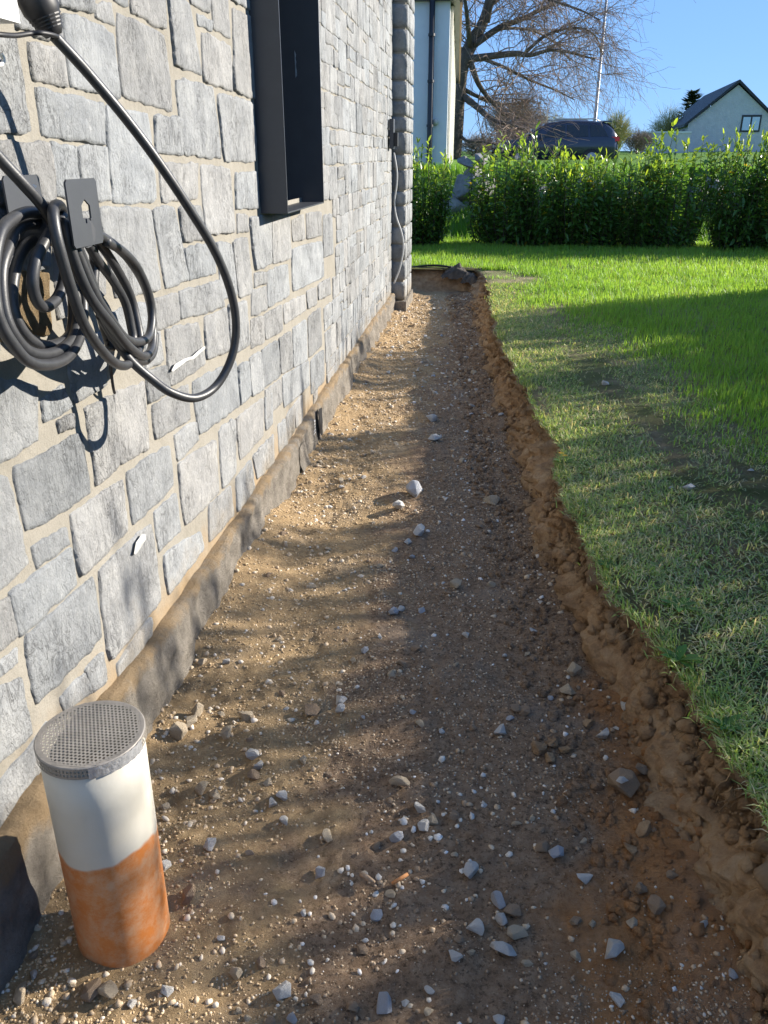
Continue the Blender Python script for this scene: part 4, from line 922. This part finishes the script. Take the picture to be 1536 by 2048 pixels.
# ================================================================ laurel hedge
def laurel_geo(seed, w, d, h, shoots, bush_low=1.0):
    rs = np.random.default_rng(seed); stems = MB(); LV = []; LC = []
    for k in range(shoots):
        a = rs.uniform(0, 6.28); r0 = rs.uniform(0, .30) * w; r1 = math.sqrt(rs.random())
        p0 = np.array([r0 * math.cos(a), r0 * math.sin(a), 0]); hh = h * (rs.uniform(.74, 1.10) if rs.random() < .42 else rs.uniform(.30, .84))
        p3 = np.array([w / 2 * r1 * math.cos(a), d / 2 * r1 * math.sin(a), hh * (1 - .26 * r1 ** 2)])
        p1 = p0 * .6 + np.array([p3[0] * .75, p3[1] * .75, hh * .22]); p2 = np.array([p3[0] * 1.08, p3[1] * 1.12, hh * .62])
        T = np.linspace(0, 1, 9)[:, None]; C = (1 - T) ** 3 * p0 + 3 * T * (1 - T) ** 2 * p1 + 3 * T ** 2 * (1 - T) * p2 + T ** 3 * p3
        C[:, :2] += rs.normal(0, .012, (9, 2)); stems.tube(C, np.linspace(.009, .003, 9), 4, False)
        nl = int(20 + 16 * hh / h); ph = rs.uniform(0, 6.28)
        for j in range(nl):
            t = .10 + .90 * (j + rs.random()) / nl; i = min(int(t * 8), 7); fr = t * 8 - i; c = C[i] * (1 - fr) + C[i + 1] * fr
            tang = C[i + 1] - C[i]; tang /= np.linalg.norm(tang) + 1e-9; ph += 2.4
            out = np.array([math.cos(ph), math.sin(ph), rs.uniform(-.25, .3)]); tipk = sstep(.82, 1, t)
            dr = out * (1 - .35 * tipk) + tang * (.30 + .7 * tipk) + rs.normal(0, .3, 3) + np.array([0, 0, -.30 * (1 - tipk)]); dr /= np.linalg.norm(dr)
            L = rs.uniform(.09, .15) * (1 - .2 * tipk); W = L * rs.uniform(.36, .46)
            sd = np.cross(dr, np.array([rs.normal(0, .3), rs.normal(0, .3), 1.0])); sd /= np.linalg.norm(sd) + 1e-9; nm = np.cross(sd, dr)
            q = [c, c + dr * L * .35 + sd * W * .5 + nm * W * .16, c + dr * L * .35 - sd * W * .5 + nm * W * .16, c + dr * L * .42, c + dr * L * .75 + sd * W * .36 + nm * (W * .1 - L * .04), c + dr * L * .75 - sd * W * .36 + nm * (W * .1 - L * .04), c + dr * L - nm * L * .12]
            LV.append(q); v = rs.uniform(.75, 1.25)
            young = tipk * rs.uniform(.2, 1) if hh > h * .80 else 0
            LC.append((np.array([.085, .18, .042]) * (1 - young) + np.array([.27, .38, .05]) * young) * v if rs.random() > .012 else np.array([.30, .25, .03]))
    LV = np.array(LV); n = len(LV)
    F = (np.array([[0, 1, 3], [0, 3, 2], [1, 4, 3], [2, 3, 5], [3, 4, 6], [3, 6, 5]])[None] + (np.arange(n) * 7)[:, None, None]).reshape(-1, 3)
    return stems, LV.reshape(-1, 3), F, np.repeat(np.array(LC), 7, 0)
VAR = []
def shrub(label, x, y, z, sx, sy, sz, rot, var, group):
    root = thing('laurel_shrub', label, 'shrub', (x, y, z), group)
    if len(VAR) <= var:
        st, V, F, C = laurel_geo(300 + var * 11, 1.25, 1.0, 1.32, 88)
        s = st.build('stem', M['bark'], root, smooth=True, origin=(0, 0, 0)); s.location = (0, 0, 0)
        f = tri_mesh('foliage', V, F, M['leaf'], C, origin=(0, 0, 0)); f.parent = root; f.location = (0, 0, 0)
        VAR.append((s.data, f.data))
    else:
        for nm, me in zip(('stem', 'foliage'), VAR[var]):
            o = bpy.data.objects.new(nm, me); COL.objects.link(o); o.parent = root
    root.scale = (sx, sy, sz); root.rotation_euler = (0, 0, rot); return root
M['bark'] = simple('bark', [(.05, .042, .032), (.10, .085, .065)], 25, .9, ((40, .01),))
HB = [  # photograph x of the middle, x width, top y, depth Y
 (850, 115, 282, 12.25, 'laurel shrub directly beside the stone pier'), (1015, 105, 274, 12.35, 'laurel shrub right of the gap with the boulders'), (1085, 105, 262, 12.3, 'laurel shrub with bright young tips in front of the car'),
 (1155, 105, 290, 12.35, 'laurel shrub below the rear of the car'), (1228, 100, 300, 12.4, 'laurel shrub below the yellow green tree'), (1300, 95, 290, 12.3, 'laurel shrub below the low garden wall'),
 (1368, 85, 256, 12.3, 'laurel shrub with tall shoots in front of the white house corner'), (1502, 110, 240, 12.2, 'tall dark laurel shrub at the right edge of the photo'), (1585, 130, 250, 12.2, 'laurel shrub right of the tall dark one, cut by the photo edge')]
for k, (px, wpx, ty, Yd, lab) in enumerate(HB):
    a = onY(px, ty, Yd); wd = wpx / FOC * view_depth(a) * 1.05
    shrub(lab, a[0], Yd, LAWN - .01, wd / 1.15 * .90, .95, (a[2] - LAWN) / 1.33, k * 1.3, k if k < 4 else k % 4, 'laurel hedge behind the lawn')
for k, x in enumerate((-2.1, -2.9, 4.75, 5.6, 6.5)):
    shrub('laurel shrub of the back hedge hidden from view', x, 12.3, LAWN - .01, 1, .95, 1.05, k * 2.1, k % 4, 'laurel shrubs hidden behind the pier or past the edge')
k = 0
for y in np.arange(-.2, 8.95, .31):       # body of the side hedge
    shrub('laurel shrub of the side hedge right of the lawn', 4.6, float(y), LAWN - .01, .42, 1.0, (1.37 if y < 6.1 or abs(y - 7.25) < .3 else 1.54) + .03 * math.sin(k * 2.3), math.pi / 2, k % 4, 'side hedge along the right of the lawn'); k += 1
for y, w_ in ((2.6, .6), (3.16, .45), (3.74, .26), (4.08, .10), (4.44, .10), (4.97, .42), (5.48, .09), (6.56, .55), (7.9, .5), (8.35, .5), (8.7, .5)):
    shrub('tall laurel shoot bunch rising above the side hedge right of the lawn', 4.6, y, LAWN - .01, w_ / 1.25, .9, 1.82 + .05 * math.sin(k * 1.9), math.pi / 2, k % 4, 'tall bunches in the side hedge'); k += 1

# ================================================================ boulder wall behind the hedge
t = NT('boulder'); c = t.ramp(t.noise(4, 9, .7), [(.3, (.16, .155, .15)), (.6, (.36, .35, .33)), (.8, (.46, .40, .33))]); t.bump([(t.noise(6, 8, .7), .06), (t.noise(40, 6, .7), .01)]); M['boulder'] = t.fin(c, .9, .2)
BL = [(925, 385, 62), (948, 350, 40), (965, 380, 60), (940, 425, 50), (975, 425, 56), (905, 420, 60), (930, 330, 36), (960, 320, 34), (1090, 400, 70), (1165, 372, 60), (1195, 395, 60), (1060, 440, 60), (1130, 420, 60), (1250, 400, 70), (1320, 400, 70), (1400, 398, 56), (1425, 375, 44), (1445, 410, 60), (1410, 440, 60), (1480, 400, 60)]
BLAB = ['big pale boulder in the gap of the hedge', 'upright boulder above the big pale one', 'warm toned boulder right of the big pale one', 'boulder half sunk at the foot of the gap', 'pale blue boulder low right in the hedge gap', 'boulder left in the hedge gap behind leaves', 'top boulder in the hedge gap', 'small bright boulder on top right of the gap', 'boulder glimpsed through leaves below the car', 'flat boulder glimpsed right below the car', 'boulder glimpsed under the car rear', 'low boulder behind the bright tipped shrub', 'boulder behind the shrub below the car', 'boulder behind the shrub under the yellow tree', 'boulder behind the shrub under the garden wall', 'boulder left in the right hand hedge gap', 'pale topped boulder in the right hand hedge gap', 'dark boulder right in the right hand hedge gap', 'lowest boulder in the right hand hedge gap', 'boulder behind the tall dark shrub']
rs = random.Random(40)
for k, (px, py, w) in enumerate(BL):
    p = onY(px, py, 14.2 + rs.uniform(-.15, .15)); s = w / FOC * view_depth(p) * .60
    me = hull_mesh('boulder_shape', 2000 + k); me.materials.append(M['boulder']); o = bpy.data.objects.new('boulder', me); COL.objects.link(o)
    o.location = (p[0], p[1], p[2]); o.scale = (s, s * 1.0, s * rs.uniform(.75, 1)); o.rotation_euler = (rs.uniform(-.3, .3), rs.uniform(-.3, .3), rs.uniform(0, 6)); tag(o, BLAB[k], 'boulder', 'boulder wall behind the hedge')

# ================================================================ pale building on the left
M['render'] = simple('pale_render', [(.74, .74, .73), (.82, .82, .81)], 3, .9, ((60, .003),), .2)
M['render_w'] = simple('cream_render', [(.62, .58, .50), (.70, .66, .58)], 3, .9, ((60, .003),), .2)
M['dark'] = simple('dark_metal', [(.02, .02, .024), (.035, .035, .04)], 10, .4, (), .5)
c0 = onY(893, 290, 16.0); bz = float(hill_z(-2.0, 17)) - .6
bld = thing('pale_building', 'pale rendered building in shade behind the stone pier', 'building', (c0[0], 16.0, bz))
ztop = onY(905, 2, 16)[2]; L = 17.0; dr = np.array([math.sin(R(-1.9)), math.cos(R(-1.9))])
def skewbox(x0, x1, y0, y1, z0, z1):     # box in the building's own axes
    o0 = np.array([c0[0], 16.0]); nx = np.array([dr[1], -dr[0]]); vs = []
    for z in (z0, z1):
        for (a, b_) in ((x0, y0), (x1, y0), (x1, y1), (x0, y1)): q = o0 + nx * a + dr * b_; vs.append((q[0], q[1], z))
    m_ = MB(); m_.add(vs, [(0, 3, 2, 1), (4, 5, 6, 7), (0, 1, 5, 4), (1, 2, 6, 5), (2, 3, 7, 6), (3, 0, 4, 7)]); return m_
skewbox(-6, 0, 0, L, bz, ztop).build('wall', M['render'], bld)
for k in range(10): skewbox(.0, .05, .35 + k * 1.65, .85 + k * 1.65, bz, ztop - .02).build('pilaster', M['render_w'], bld)
skewbox(-6.2, .16, -.12, L + .1, ztop, ztop + .22).build('eave', M['dark'], bld)
M['brownwood'] = simple('brown_eave', [(.20, .13, .08), (.28, .19, .12)], 10, .8, ())
skewbox(.161, .20, -.1, L, ztop - .03, ztop + .2).build('fascia', M['brownwood'], bld)
a, b_ = onY(859, 292, 15.9), onY(865.5, -5, 15.9)
dpm = MB().tube([(a[0], 15.9, bz), (a[0], 15.9, a[2]), (a[0], 15.9, ztop)], .05, 10).build('downpipe', M['dark'], bld, smooth=True)
for z in (1.9, 2.6, 3.3): MB().tube([(a[0], 15.9, z), (a[0], 15.9, z + .04)], .062, 10).build('pipe_clamp', M['dark'], dpm)
p = onY(871, 244, 15.97); MB().tube([(p[0], 15.995, p[2]), (p[0], 15.94, p[2])], .055, 16).build('wall_lamp', M['render_w'], bld, smooth=True)

# ================================================================ big bare tree
M['bark_t'] = simple('tree_bark', [(.075, .06, .045), (.15, .125, .10)], 6, .9, ((12, .03),))
M['twig'] = simple('twig', [(.22, .155, .12), (.32, .235, .185)], 3, .8, ())
TY = 37.0
def limb3(pts, dy, r0, r1):
    P = [onY(a, b, TY + d_) for (a, b), d_ in zip(pts, np.linspace(0, dy, len(pts)))]; P = spline(P, 6)
    return P, np.linspace(r0, r1, len(P))
base = onY(908, 300, TY); tz = float(hill_z(base[0], TY)) - .1
tree = thing('bare_tree', 'large bare spreading tree beside the pale building', 'tree', (base[0], TY, tz))
trunk = spline([(base[0] - .1, TY, tz), (base[0], TY, tz + 1.5), onY(914, 200, TY), onY(924, 130, TY), onY(945, 85, TY + .2), onY(968, 40, TY + .4), onY(985, -30, TY + .6), onY(1000, -140, TY + .9)], 6)
MB().tube(trunk, np.linspace(.42, .12, len(trunk)), 10).build('trunk', M['bark_t'], tree, smooth=True)
LM = [([(926, 120), (975, 113), (1030, 107), (1062, 110), (1110, 100), (1190, 118)], -1.5, .16, .03), ([(948, 90), (1000, 55), (1040, 40), (1080, 20), (1130, -5)], 1.2, .14, .05),
 ([(1050, 106), (1085, 75), (1120, 60), (1160, 56), (1190, 72), (1205, 110)], -1.8, .07, .02), ([(924, 190), (955, 215), (985, 240), (1020, 248), (1050, 262)], -2.5, .15, .04), ([(942, 128), (958, 170), (985, 205), (1010, 230), (1060, 240)], 1.5, .13, .03),
 ([(930, 180), (960, 195), (1000, 208), (1050, 205)], 2.5, .09, .03), ([(975, 45), (985, 5), (1010, -30), (1060, -60)], -.5, .10, .04), ([(920, 270), (935, 282), (965, 284), (1000, 290)], -2, .07, .02),
 ([(960, 115), (1010, 135), (1060, 160), (1110, 180), (1150, 200)], 2, .08, .02), ([(985, -5), (1040, -20), (1100, 0), (1160, 20), (1200, 40)], -2, .08, .02), ([(1000, 55), (1060, 60), (1110, 85), (1140, 120)], 3, .06, .02),
 ([(930, 110), (880, 60), (830, 20)], 1, .14, .05), ([(925, 150), (890, 130), (850, 120)], 3, .12, .04), ([(940, 95), (935, 40), (925, -40)], -2, .12, .05)]
TWV = MB(); rs = np.random.default_rng(9)
lines = []
for pts, dy, r0, r1 in LM:
    P, rad = limb3(pts, dy, r0, r1); MB().tube(P, rad, 7).build('limb', M['bark_t'], tree, smooth=True); lines.append((P, rad))
lines.append((trunk[18:], np.linspace(.2, .12, len(trunk) - 18)))
def grow(p, d, L, r, depth):
    n = 5; P = [p]; d = d / np.linalg.norm(d)
    for k in range(n):
        d = d + rs.normal(0, .20, 3) + np.array([.04, 0, -.03 - .05 * depth]); d /= np.linalg.norm(d); P.append(P[-1] + d * L / n)
    TWV.tube(P, np.linspace(r, max(r * .45, .005), n + 1), 4 if depth < 1 else 3, False)
    if depth < 2:
        for k in range(5 if depth == 0 else 4):
            i = rs.integers(1, n + 1); dd = d + rs.normal(0, .75, 3); grow(P[i], dd, L * rs.uniform(.5, .8), r * .55, depth + 1)
for P, rad in lines:
    m_ = max(10, int(np.linalg.norm(np.diff(P, axis=0), axis=1).sum() * 3.9))
    for k in range(m_):
        i = int(len(P) * (.18 + .81 * rs.random())); i = min(i, len(P) - 2); tg = P[i + 1] - P[i]; tg /= np.linalg.norm(tg)
        grow(P[i], tg * .7 + rs.normal(0, .6, 3) + np.array([.25, 0, .1]), rs.uniform(1.0, 2.3), min(rad[i] * .4, .03), 0)
kind(TWV.build('twigs', M['twig'], tree), 'stuff')

# smaller trees and brush far behind
M['willow'] = simple('willow_twig', [(.30, .28, .09), (.42, .38, .14)], 3, .8, ())
M['brush'] = simple('grey_brush', [(.18, .14, .11), (.28, .22, .17)], 3, .8, ())
M['needle'] = simple('conifer_needle', [(.02, .045, .025), (.045, .08, .04)], 3, .8, ())
def brush(name, label, px, top, wpx, Yd, mat, nst, seed, droop=0.0):
    rs = np.random.default_rng(seed); a = onY(px, top, Yd); z0 = float(hill_z(a[0], Yd)) - .05; H = a[2] - z0; W = wpx / FOC * view_depth(a); root = thing(name, label, 'tree', (a[0], Yd, z0), None)
    MB().tube([(a[0], Yd, z0), (a[0] + .05, Yd, z0 + H * .45)], [.03 * H, .012 * H], 6).build('trunk', M['bark_t'], root, smooth=True)
    cr = MB()
    for k in range(nst):
        an = rs.uniform(0, 6.28); rr_ = math.sqrt(rs.random()) * W / 2; t0 = rs.uniform(.05, .6); hh = H * math.sqrt(max(.05, 1 - (rr_ / (W / 2)) ** 2 * .75)) * rs.uniform(.75, 1.02)
        p0 = np.array([a[0] + rr_ * .35 * math.cos(an), Yd + rr_ * .35 * math.sin(an), z0 + H * t0]); p1 = np.array([a[0] + rr_ * math.cos(an), Yd + rr_ * math.sin(an), z0 + max(hh, H * t0 + .1)])
        md = (p0 + p1) / 2 + rs.normal(0, .06 * W, 3); cr.tube([p0, md, p1], [.016, .012, .006], 3, False)
        for j in range(3): q = md + (p1 - md) * rs.random(); cr.tube([q, q + (p1 - p0) * .22 + rs.normal(0, .08 * W, 3)], [.010, .005], 3, False)
    cr.build('crown', mat, root); return root
brush('willow', 'yellow green budding tree behind the rear of the car', 1237, 222, 62, 60, M['willow'], 330, 1)
brush('willow', 'yellow green budding tree left of the dark roof', 1343, 215, 80, 85, M['willow'], 380, 2)
brush('bare_shrub', 'low bare grey brush between the car and the garden wall', 1278, 258, 70, 62, M['brush'], 260, 3)
brush('bare_shrub', 'rounded bare brown tree seen through the big bare branches', 1035, 186, 130, 60, M['brush'], 520, 4)
brush('willow', 'pale yellowish tree low behind the car bonnet', 1105, 225, 90, 65, M['willow'], 260, 5)
brush('bare_shrub', 'bare brush low between the building and the car', 960, 272, 90, 50, M['brush'], 260, 7)
a = onY(1388, 182, 100); z0 = float(hill_z(a[0], 100)); con = thing('conifer', 'dark conifer top behind the dark roof', 'tree', (a[0], 100, z0)); H = a[2] - z0
MB().tube([(a[0], 100, z0), (a[0], 100, a[2])], [.22, .03], 6).build('trunk', M['bark_t'], con); rs = np.random.default_rng(4); cr = MB()
for k in range(900):
    t_ = rs.random() ** .8; r = (1 - t_) * 3.4 * rs.uniform(.3, 1.05) + .25; an = rs.uniform(0, 6.28); c = np.array([a[0] + r * math.cos(an), 100 + r * math.sin(an), z0 + H * t_])
    dv = np.array([math.cos(an), math.sin(an), rs.uniform(-.1, .5)]) * rs.uniform(.3, .7); sd = np.cross(dv, (0, 0, 1)) * .45
    cr.add([c - dv * .5, c + sd, c + dv, c - sd], [(0, 1, 2, 3)])
cr.build('crown', M['needle'], con)

# ================================================================ white house on the right
HY = 73.0; ha = onY(1478, 166, HY); hl = onY(1378, 247, HY); hz0 = float(hill_z(hl[0], HY)) - .3
hs = thing('white_house', 'white gabled house with dark roof beyond the hedge at right', 'house', (ha[0], HY, hz0))
th = R(-5.5); ux = np.array([math.cos(th), math.sin(th)]); uy = np.array([-math.sin(th), math.cos(th)]); HW = (ha[0] - hl[0]); HL = 19.0
def hp(a_, b_, z): q = np.array([ha[0], HY]) + ux * a_ + uy * b_; return (q[0], q[1], z)
M['brickw'] = (lambda t: (t.bump([(t.noise(8, 6), .03)]), t.fin(t.ramp(t.noise(2.5, 8, .7), [(.3, (.52, .51, .51)), (.7, (.64, .63, .63))]), .9, .2))[1])(NT('pale_brick'))
M['roof'] = simple('dark_roof_tiles', [(.030, .033, .042), (.05, .054, .066)], 4, .6, ((14, .05),), .4)
zr, ze = ha[2], hl[2]
m_ = MB(); m_.add([hp(-HW, 0, hz0), hp(HW, 0, hz0), hp(HW, 0, ze), hp(0, 0, zr - .12), hp(-HW, 0, ze), hp(-HW, HL, hz0), hp(HW, HL, hz0), hp(HW, HL, ze), hp(0, HL, zr - .12), hp(-HW, HL, ze)],
  [(0, 1, 2, 3, 4), (9, 8, 7, 6, 5), (0, 4, 9, 5), (1, 6, 7, 2)]); m_.build('wall', M['brickw'], hs)
sl = (zr - ze) / HW
for sgn in (-1, 1):
    m_ = MB(); o_ = HW + .3; zl = zr - sl * o_
    vs = [hp(0, -.25, zr + .02), hp(sgn * o_, -.25, zl + .02), hp(sgn * o_, HL + .2, zl + .02), hp(0, HL + .2, zr + .02)]; vs += [(x, y, z + .22) for x, y, z in vs]
    m_.add(vs, [(0, 3, 2, 1), (4, 5, 6, 7), (0, 1, 5, 4), (1, 2, 6, 5), (2, 3, 7, 6), (3, 0, 4, 7)]); rf = m_.build('roof', M['roof'], hs)
    if sgn < 0:
        for y0 in (12.2,):
            m_ = MB(); f_ = lambda u, y: hp(-u, y, zr - sl * u + .27); m_.add([f_(2.4, y0), f_(3.9, y0), f_(3.9, y0 + 2.2), f_(2.4, y0 + 2.2)], [(0, 1, 2, 3)])
            t = NT('skylight'); M['skyl'] = t.fin((.55, .66, .78), .12, .8); m_.build('roof_window', M['skyl'], rf)
def hwin(a0, a1, z0, z1, y=-.06):
    m_ = MB(); m_.add([hp(a0, y, z0), hp(a1, y, z0), hp(a1, y, z1), hp(a0, y, z1)] + [hp(a0, 0.05, z0), hp(a1, .05, z0), hp(a1, .05, z1), hp(a0, .05, z1)], [(0, 1, 2, 3), (0, 4, 5, 1), (1, 5, 6, 2), (2, 6, 7, 3), (3, 7, 4, 0)])
    w_ = m_.build('window', M['dark'], hs); md = (a0 + a1) / 2
    for b0, b1 in ((a0 + .12, md - .06), (md + .06, a1 - .12)):
        m_ = MB(); m_.add([hp(b0, y - .03, z0 + .12), hp(b1, y - .03, z0 + .12), hp(b1, y - .03, z1 - .15), hp(b0, y - .03, z1 - .15)], [(0, 1, 2, 3)]); m_.build('pane', M['skyl'], w_)
wa, wb_ = onY(1484, 230, HY), onY(1517, 264, HY); hwin(wa[0] - ha[0], wb_[0] - ha[0], wb_[2], wa[2])
for y0 in (2.0, 5.0, 10.5):             # openings in the side wall
    m_ = MB(); x_ = -HW - .05; m_.add([hp(x_, y0, ze - 2.1), hp(x_, y0 + 1.2, ze - 2.1), hp(x_, y0 + 1.2, ze - .35), hp(x_, y0, ze - .35)], [(0, 1, 2, 3)]); m_.build('window', M['dark'], hs)
# low garden wall
a, b_ = onY(1284, 266, 66), onY(1382, 262, 66); z0 = float(hill_z(a[0], 66)) - .2
gw = thing('garden_wall', 'low pale garden wall left of the white house', 'wall', (a[0], 66, z0))
MB().box((a[0], 66, z0), (b_[0], 66.3, a[2])).build('wall_body', M['brickw'], gw); MB().box((a[0] - .05, 65.95, a[2] + .002), (b_[0] + .05, 66.35, a[2] + .1)).build('coping', M['render'], gw)
# lamp post
a = onY(1190, 240, 45); z0 = float(hill_z(a[0], 45)); lp = thing('lamp_post', 'tall thin grey street lamp post behind the car', 'lamp post', (a[0], 45, z0))
M['steel'] = simple('galvanised_steel', [(.34, .35, .37), (.44, .45, .47)], 5, .5, (), .5, .4)
MB().tube([(a[0], 45, z0), (a[0], 45, z0 + 1.2), (a[0], 45, z0 + 1.25), (a[0], 45, 9.2)], [.11, .11, .085, .05], 10).build('pole', M['steel'], lp, smooth=True)
MB().tube([(a[0], 45, 9.2), (a[0] - .4, 45, 9.4), (a[0] - 1.1, 45, 9.45)], .035, 8).build('arm', M['steel'], lp, smooth=True); MB().box((a[0] - 1.7, 44.9, 9.38), (a[0] - 1.1, 45.1, 9.5)).build('lamp_head', M['dark'], lp)

# ================================================================ parked car
cr_ = onY(1229, 270, 35.0); cz = onY(1150, 241, 35)[2] - 1.66
car = thing('parked_car', 'dark blue estate car parked beyond the hedge, facing left', 'car', (0, 0, 0))
M['paint'] = simple('dark_blue_paint', [(.012, .018, .045), (.018, .026, .06)], 2, .25, (), .6); M['paint'].node_tree.nodes['Principled BSDF'].inputs['Coat Weight'].default_value = .6
CL = 4.65
SX = np.array([0, .08, .45, .9, 1.15, 1.45, 1.95, 2.5, 3.1, 3.7, 4.15, 4.45, 4.6, CL])      # from the nose to the tail
ROOF = np.interp(SX, [0, .08, .45, .9, 1.15, 1.45, 1.95, 2.5, 3.1, 3.7, 4.15, 4.45, 4.6, CL], [.62, .82, .96, 1.03, 1.08, 1.28, 1.58, 1.66, 1.67, 1.65, 1.60, 1.36, 1.05, .80])
BELT = np.interp(SX, [0, .45, 1.15, 2.5, 4.2, 4.6, CL], [.60, .90, 1.02, 1.04, 1.08, 1.03, .78])
HWD = np.interp(SX, [0, .08, .45, 1.2, 3.6, 4.45, 4.6, CL], [.62, .74, .86, .92, .92, .86, .80, .70])
def sect(x):
    r_, b_, w_ = np.interp(x, SX, ROOF), np.interp(x, SX, BELT), np.interp(x, SX, HWD); tp = w_ * (.97 - .26 * max(0, min(1, (r_ - b_) / .6)))
    return [(w_ * .86, .30), (w_ * .97, .42), (w_, .72), (w_ * .985, b_ - .03), (w_ * .965, b_), (tp + .04, b_ + (r_ - b_) * .80 if r_ > b_ else r_), (tp - .08, max(r_ - .02, b_)), (tp * .5, max(r_, b_) + .005)]
def carP(x, y, z): return (x, y, z)
rows_ = []
for x in np.linspace(0, CL, 44):
    s_ = sect(x); rows_.append([(x, -a_, z) for a_, z in s_] + [(x, a_, z) for a_, z in s_[::-1]])
body = MB(); P = np.array(rows_); body.grid(P); n_ = P.shape[1]; body.f.append(tuple(range(n_))); body.f.append(tuple(range(43 * n_, 44 * n_))[::-1])
yawc = R(180 - 10); Mc = Matrix.Translation((cr_[0] + .05, 35.6, cz)) @ Matrix.Rotation(R(8), 4, 'Z') @ Matrix.Translation((-CL, 0, 0))
def cpart(mb, name, mat, par, smooth=True):
    o = mb.build(name, mat, par, smooth=smooth); return o
bo = cpart(body, 'body', M['paint'], car)
def side_glass(x0, x1, x2, x3, name='side_window'):       # bottom-front, bottom-rear, top-rear, top-front
    for s_ in (-1, 1):
        m_ = MB(); G = []
        for v in np.linspace(0, 1, 5):
            row = []
            for u in np.linspace(0, 1, 7):
                x = (x0 + (x1 - x0) * u) * (1 - v) + (x3 + (x2 - x3) * u) * v; q = sect(x); (ya, za), (yb, zb) = q[4], q[5]; f_ = .06 + .86 * v
                row.append((x, s_ * (ya + (yb - ya) * f_ + .008), za + (zb - za) * f_))
            G.append(row)
        m_.grid(np.array(G)); cpart(m_, name, M['glass'], bo)
side_glass(1.62, 2.55, 2.55, 2.12); side_glass(2.63, 3.45, 3.42, 2.63); side_glass(3.53, 4.22, 3.98, 3.50)
m_ = MB(); G = [[(x + .0, y * (.97 - .1 * v), np.interp(x, SX, ROOF) + .015) for y in np.linspace(-.62, .62, 5)] for v, x in zip(np.linspace(0, 1, 6), np.linspace(1.25, 1.92, 6))]; m_.grid(np.array(G)); cpart(m_, 'windscreen', M['glass'], bo)
m_ = MB(); G = [[(x + .02, y, np.interp(x, SX, ROOF) + .012) for y in np.linspace(-.6, .6, 5)] for x in np.linspace(4.20, 4.5, 5)]; m_.grid(np.array(G)); cpart(m_, 'rear_window', M['glass'], bo)
M['tail'] = simple('red_lamp', [(.55, .02, .02), (.65, .03, .03)], 5, .2, (), .6)
for s_ in (-1, 1):
    m_ = MB(); m_.box((4.34, s_ * .70 - .13, .93), (4.66, s_ * .70 + .15, 1.09)); cpart(m_, 'tail_lamp', M['tail'], bo, False)
    m_ = MB(); m_.box((.06, s_ * .62 - .16, .72), (.30, s_ * .62 + .16, .86)); cpart(m_, 'headlight', M['white'], bo, False)
    m_ = MB().tube([(2.05, s_ * .62, 1.60), (2.2, s_ * .62, 1.70), (3.7, s_ * .62, 1.71), (3.9, s_ * .60, 1.63)], .022, 8); cpart(m_, 'roof_rail', M['steel'], bo)
    m_ = MB(); m_.box((1.60, s_ * 1.0 - .10, 1.03), (1.72, s_ * 1.0 + .10, 1.18)); cpart(m_, 'mirror', M['paint'], bo, False)
    for x in (.88, 3.62):
        m_ = MB(); m_.tube([(x, s_ * .70, .33), (x, s_ * .94, .33)], .34, 28); wh = cpart(m_, 'wheel', M['black'], car)
        m_ = MB(); m_.tube([(x, s_ * .935, .33), (x, s_ * .955, .33)], .22, 20); cpart(m_, 'rim', M['steel'], wh)
m_ = MB(); m_.box((4.02, -.6, 1.60), (4.36, .6, 1.65)); cpart(m_, 'spoiler', M['paint'], bo, False)
m_ = MB(); m_.box((.02, -.80, .30), (CL + .02, .80, .46)); cpart(m_, 'bumper_skirt', M['black'], bo, False)
car.matrix_world = Mc
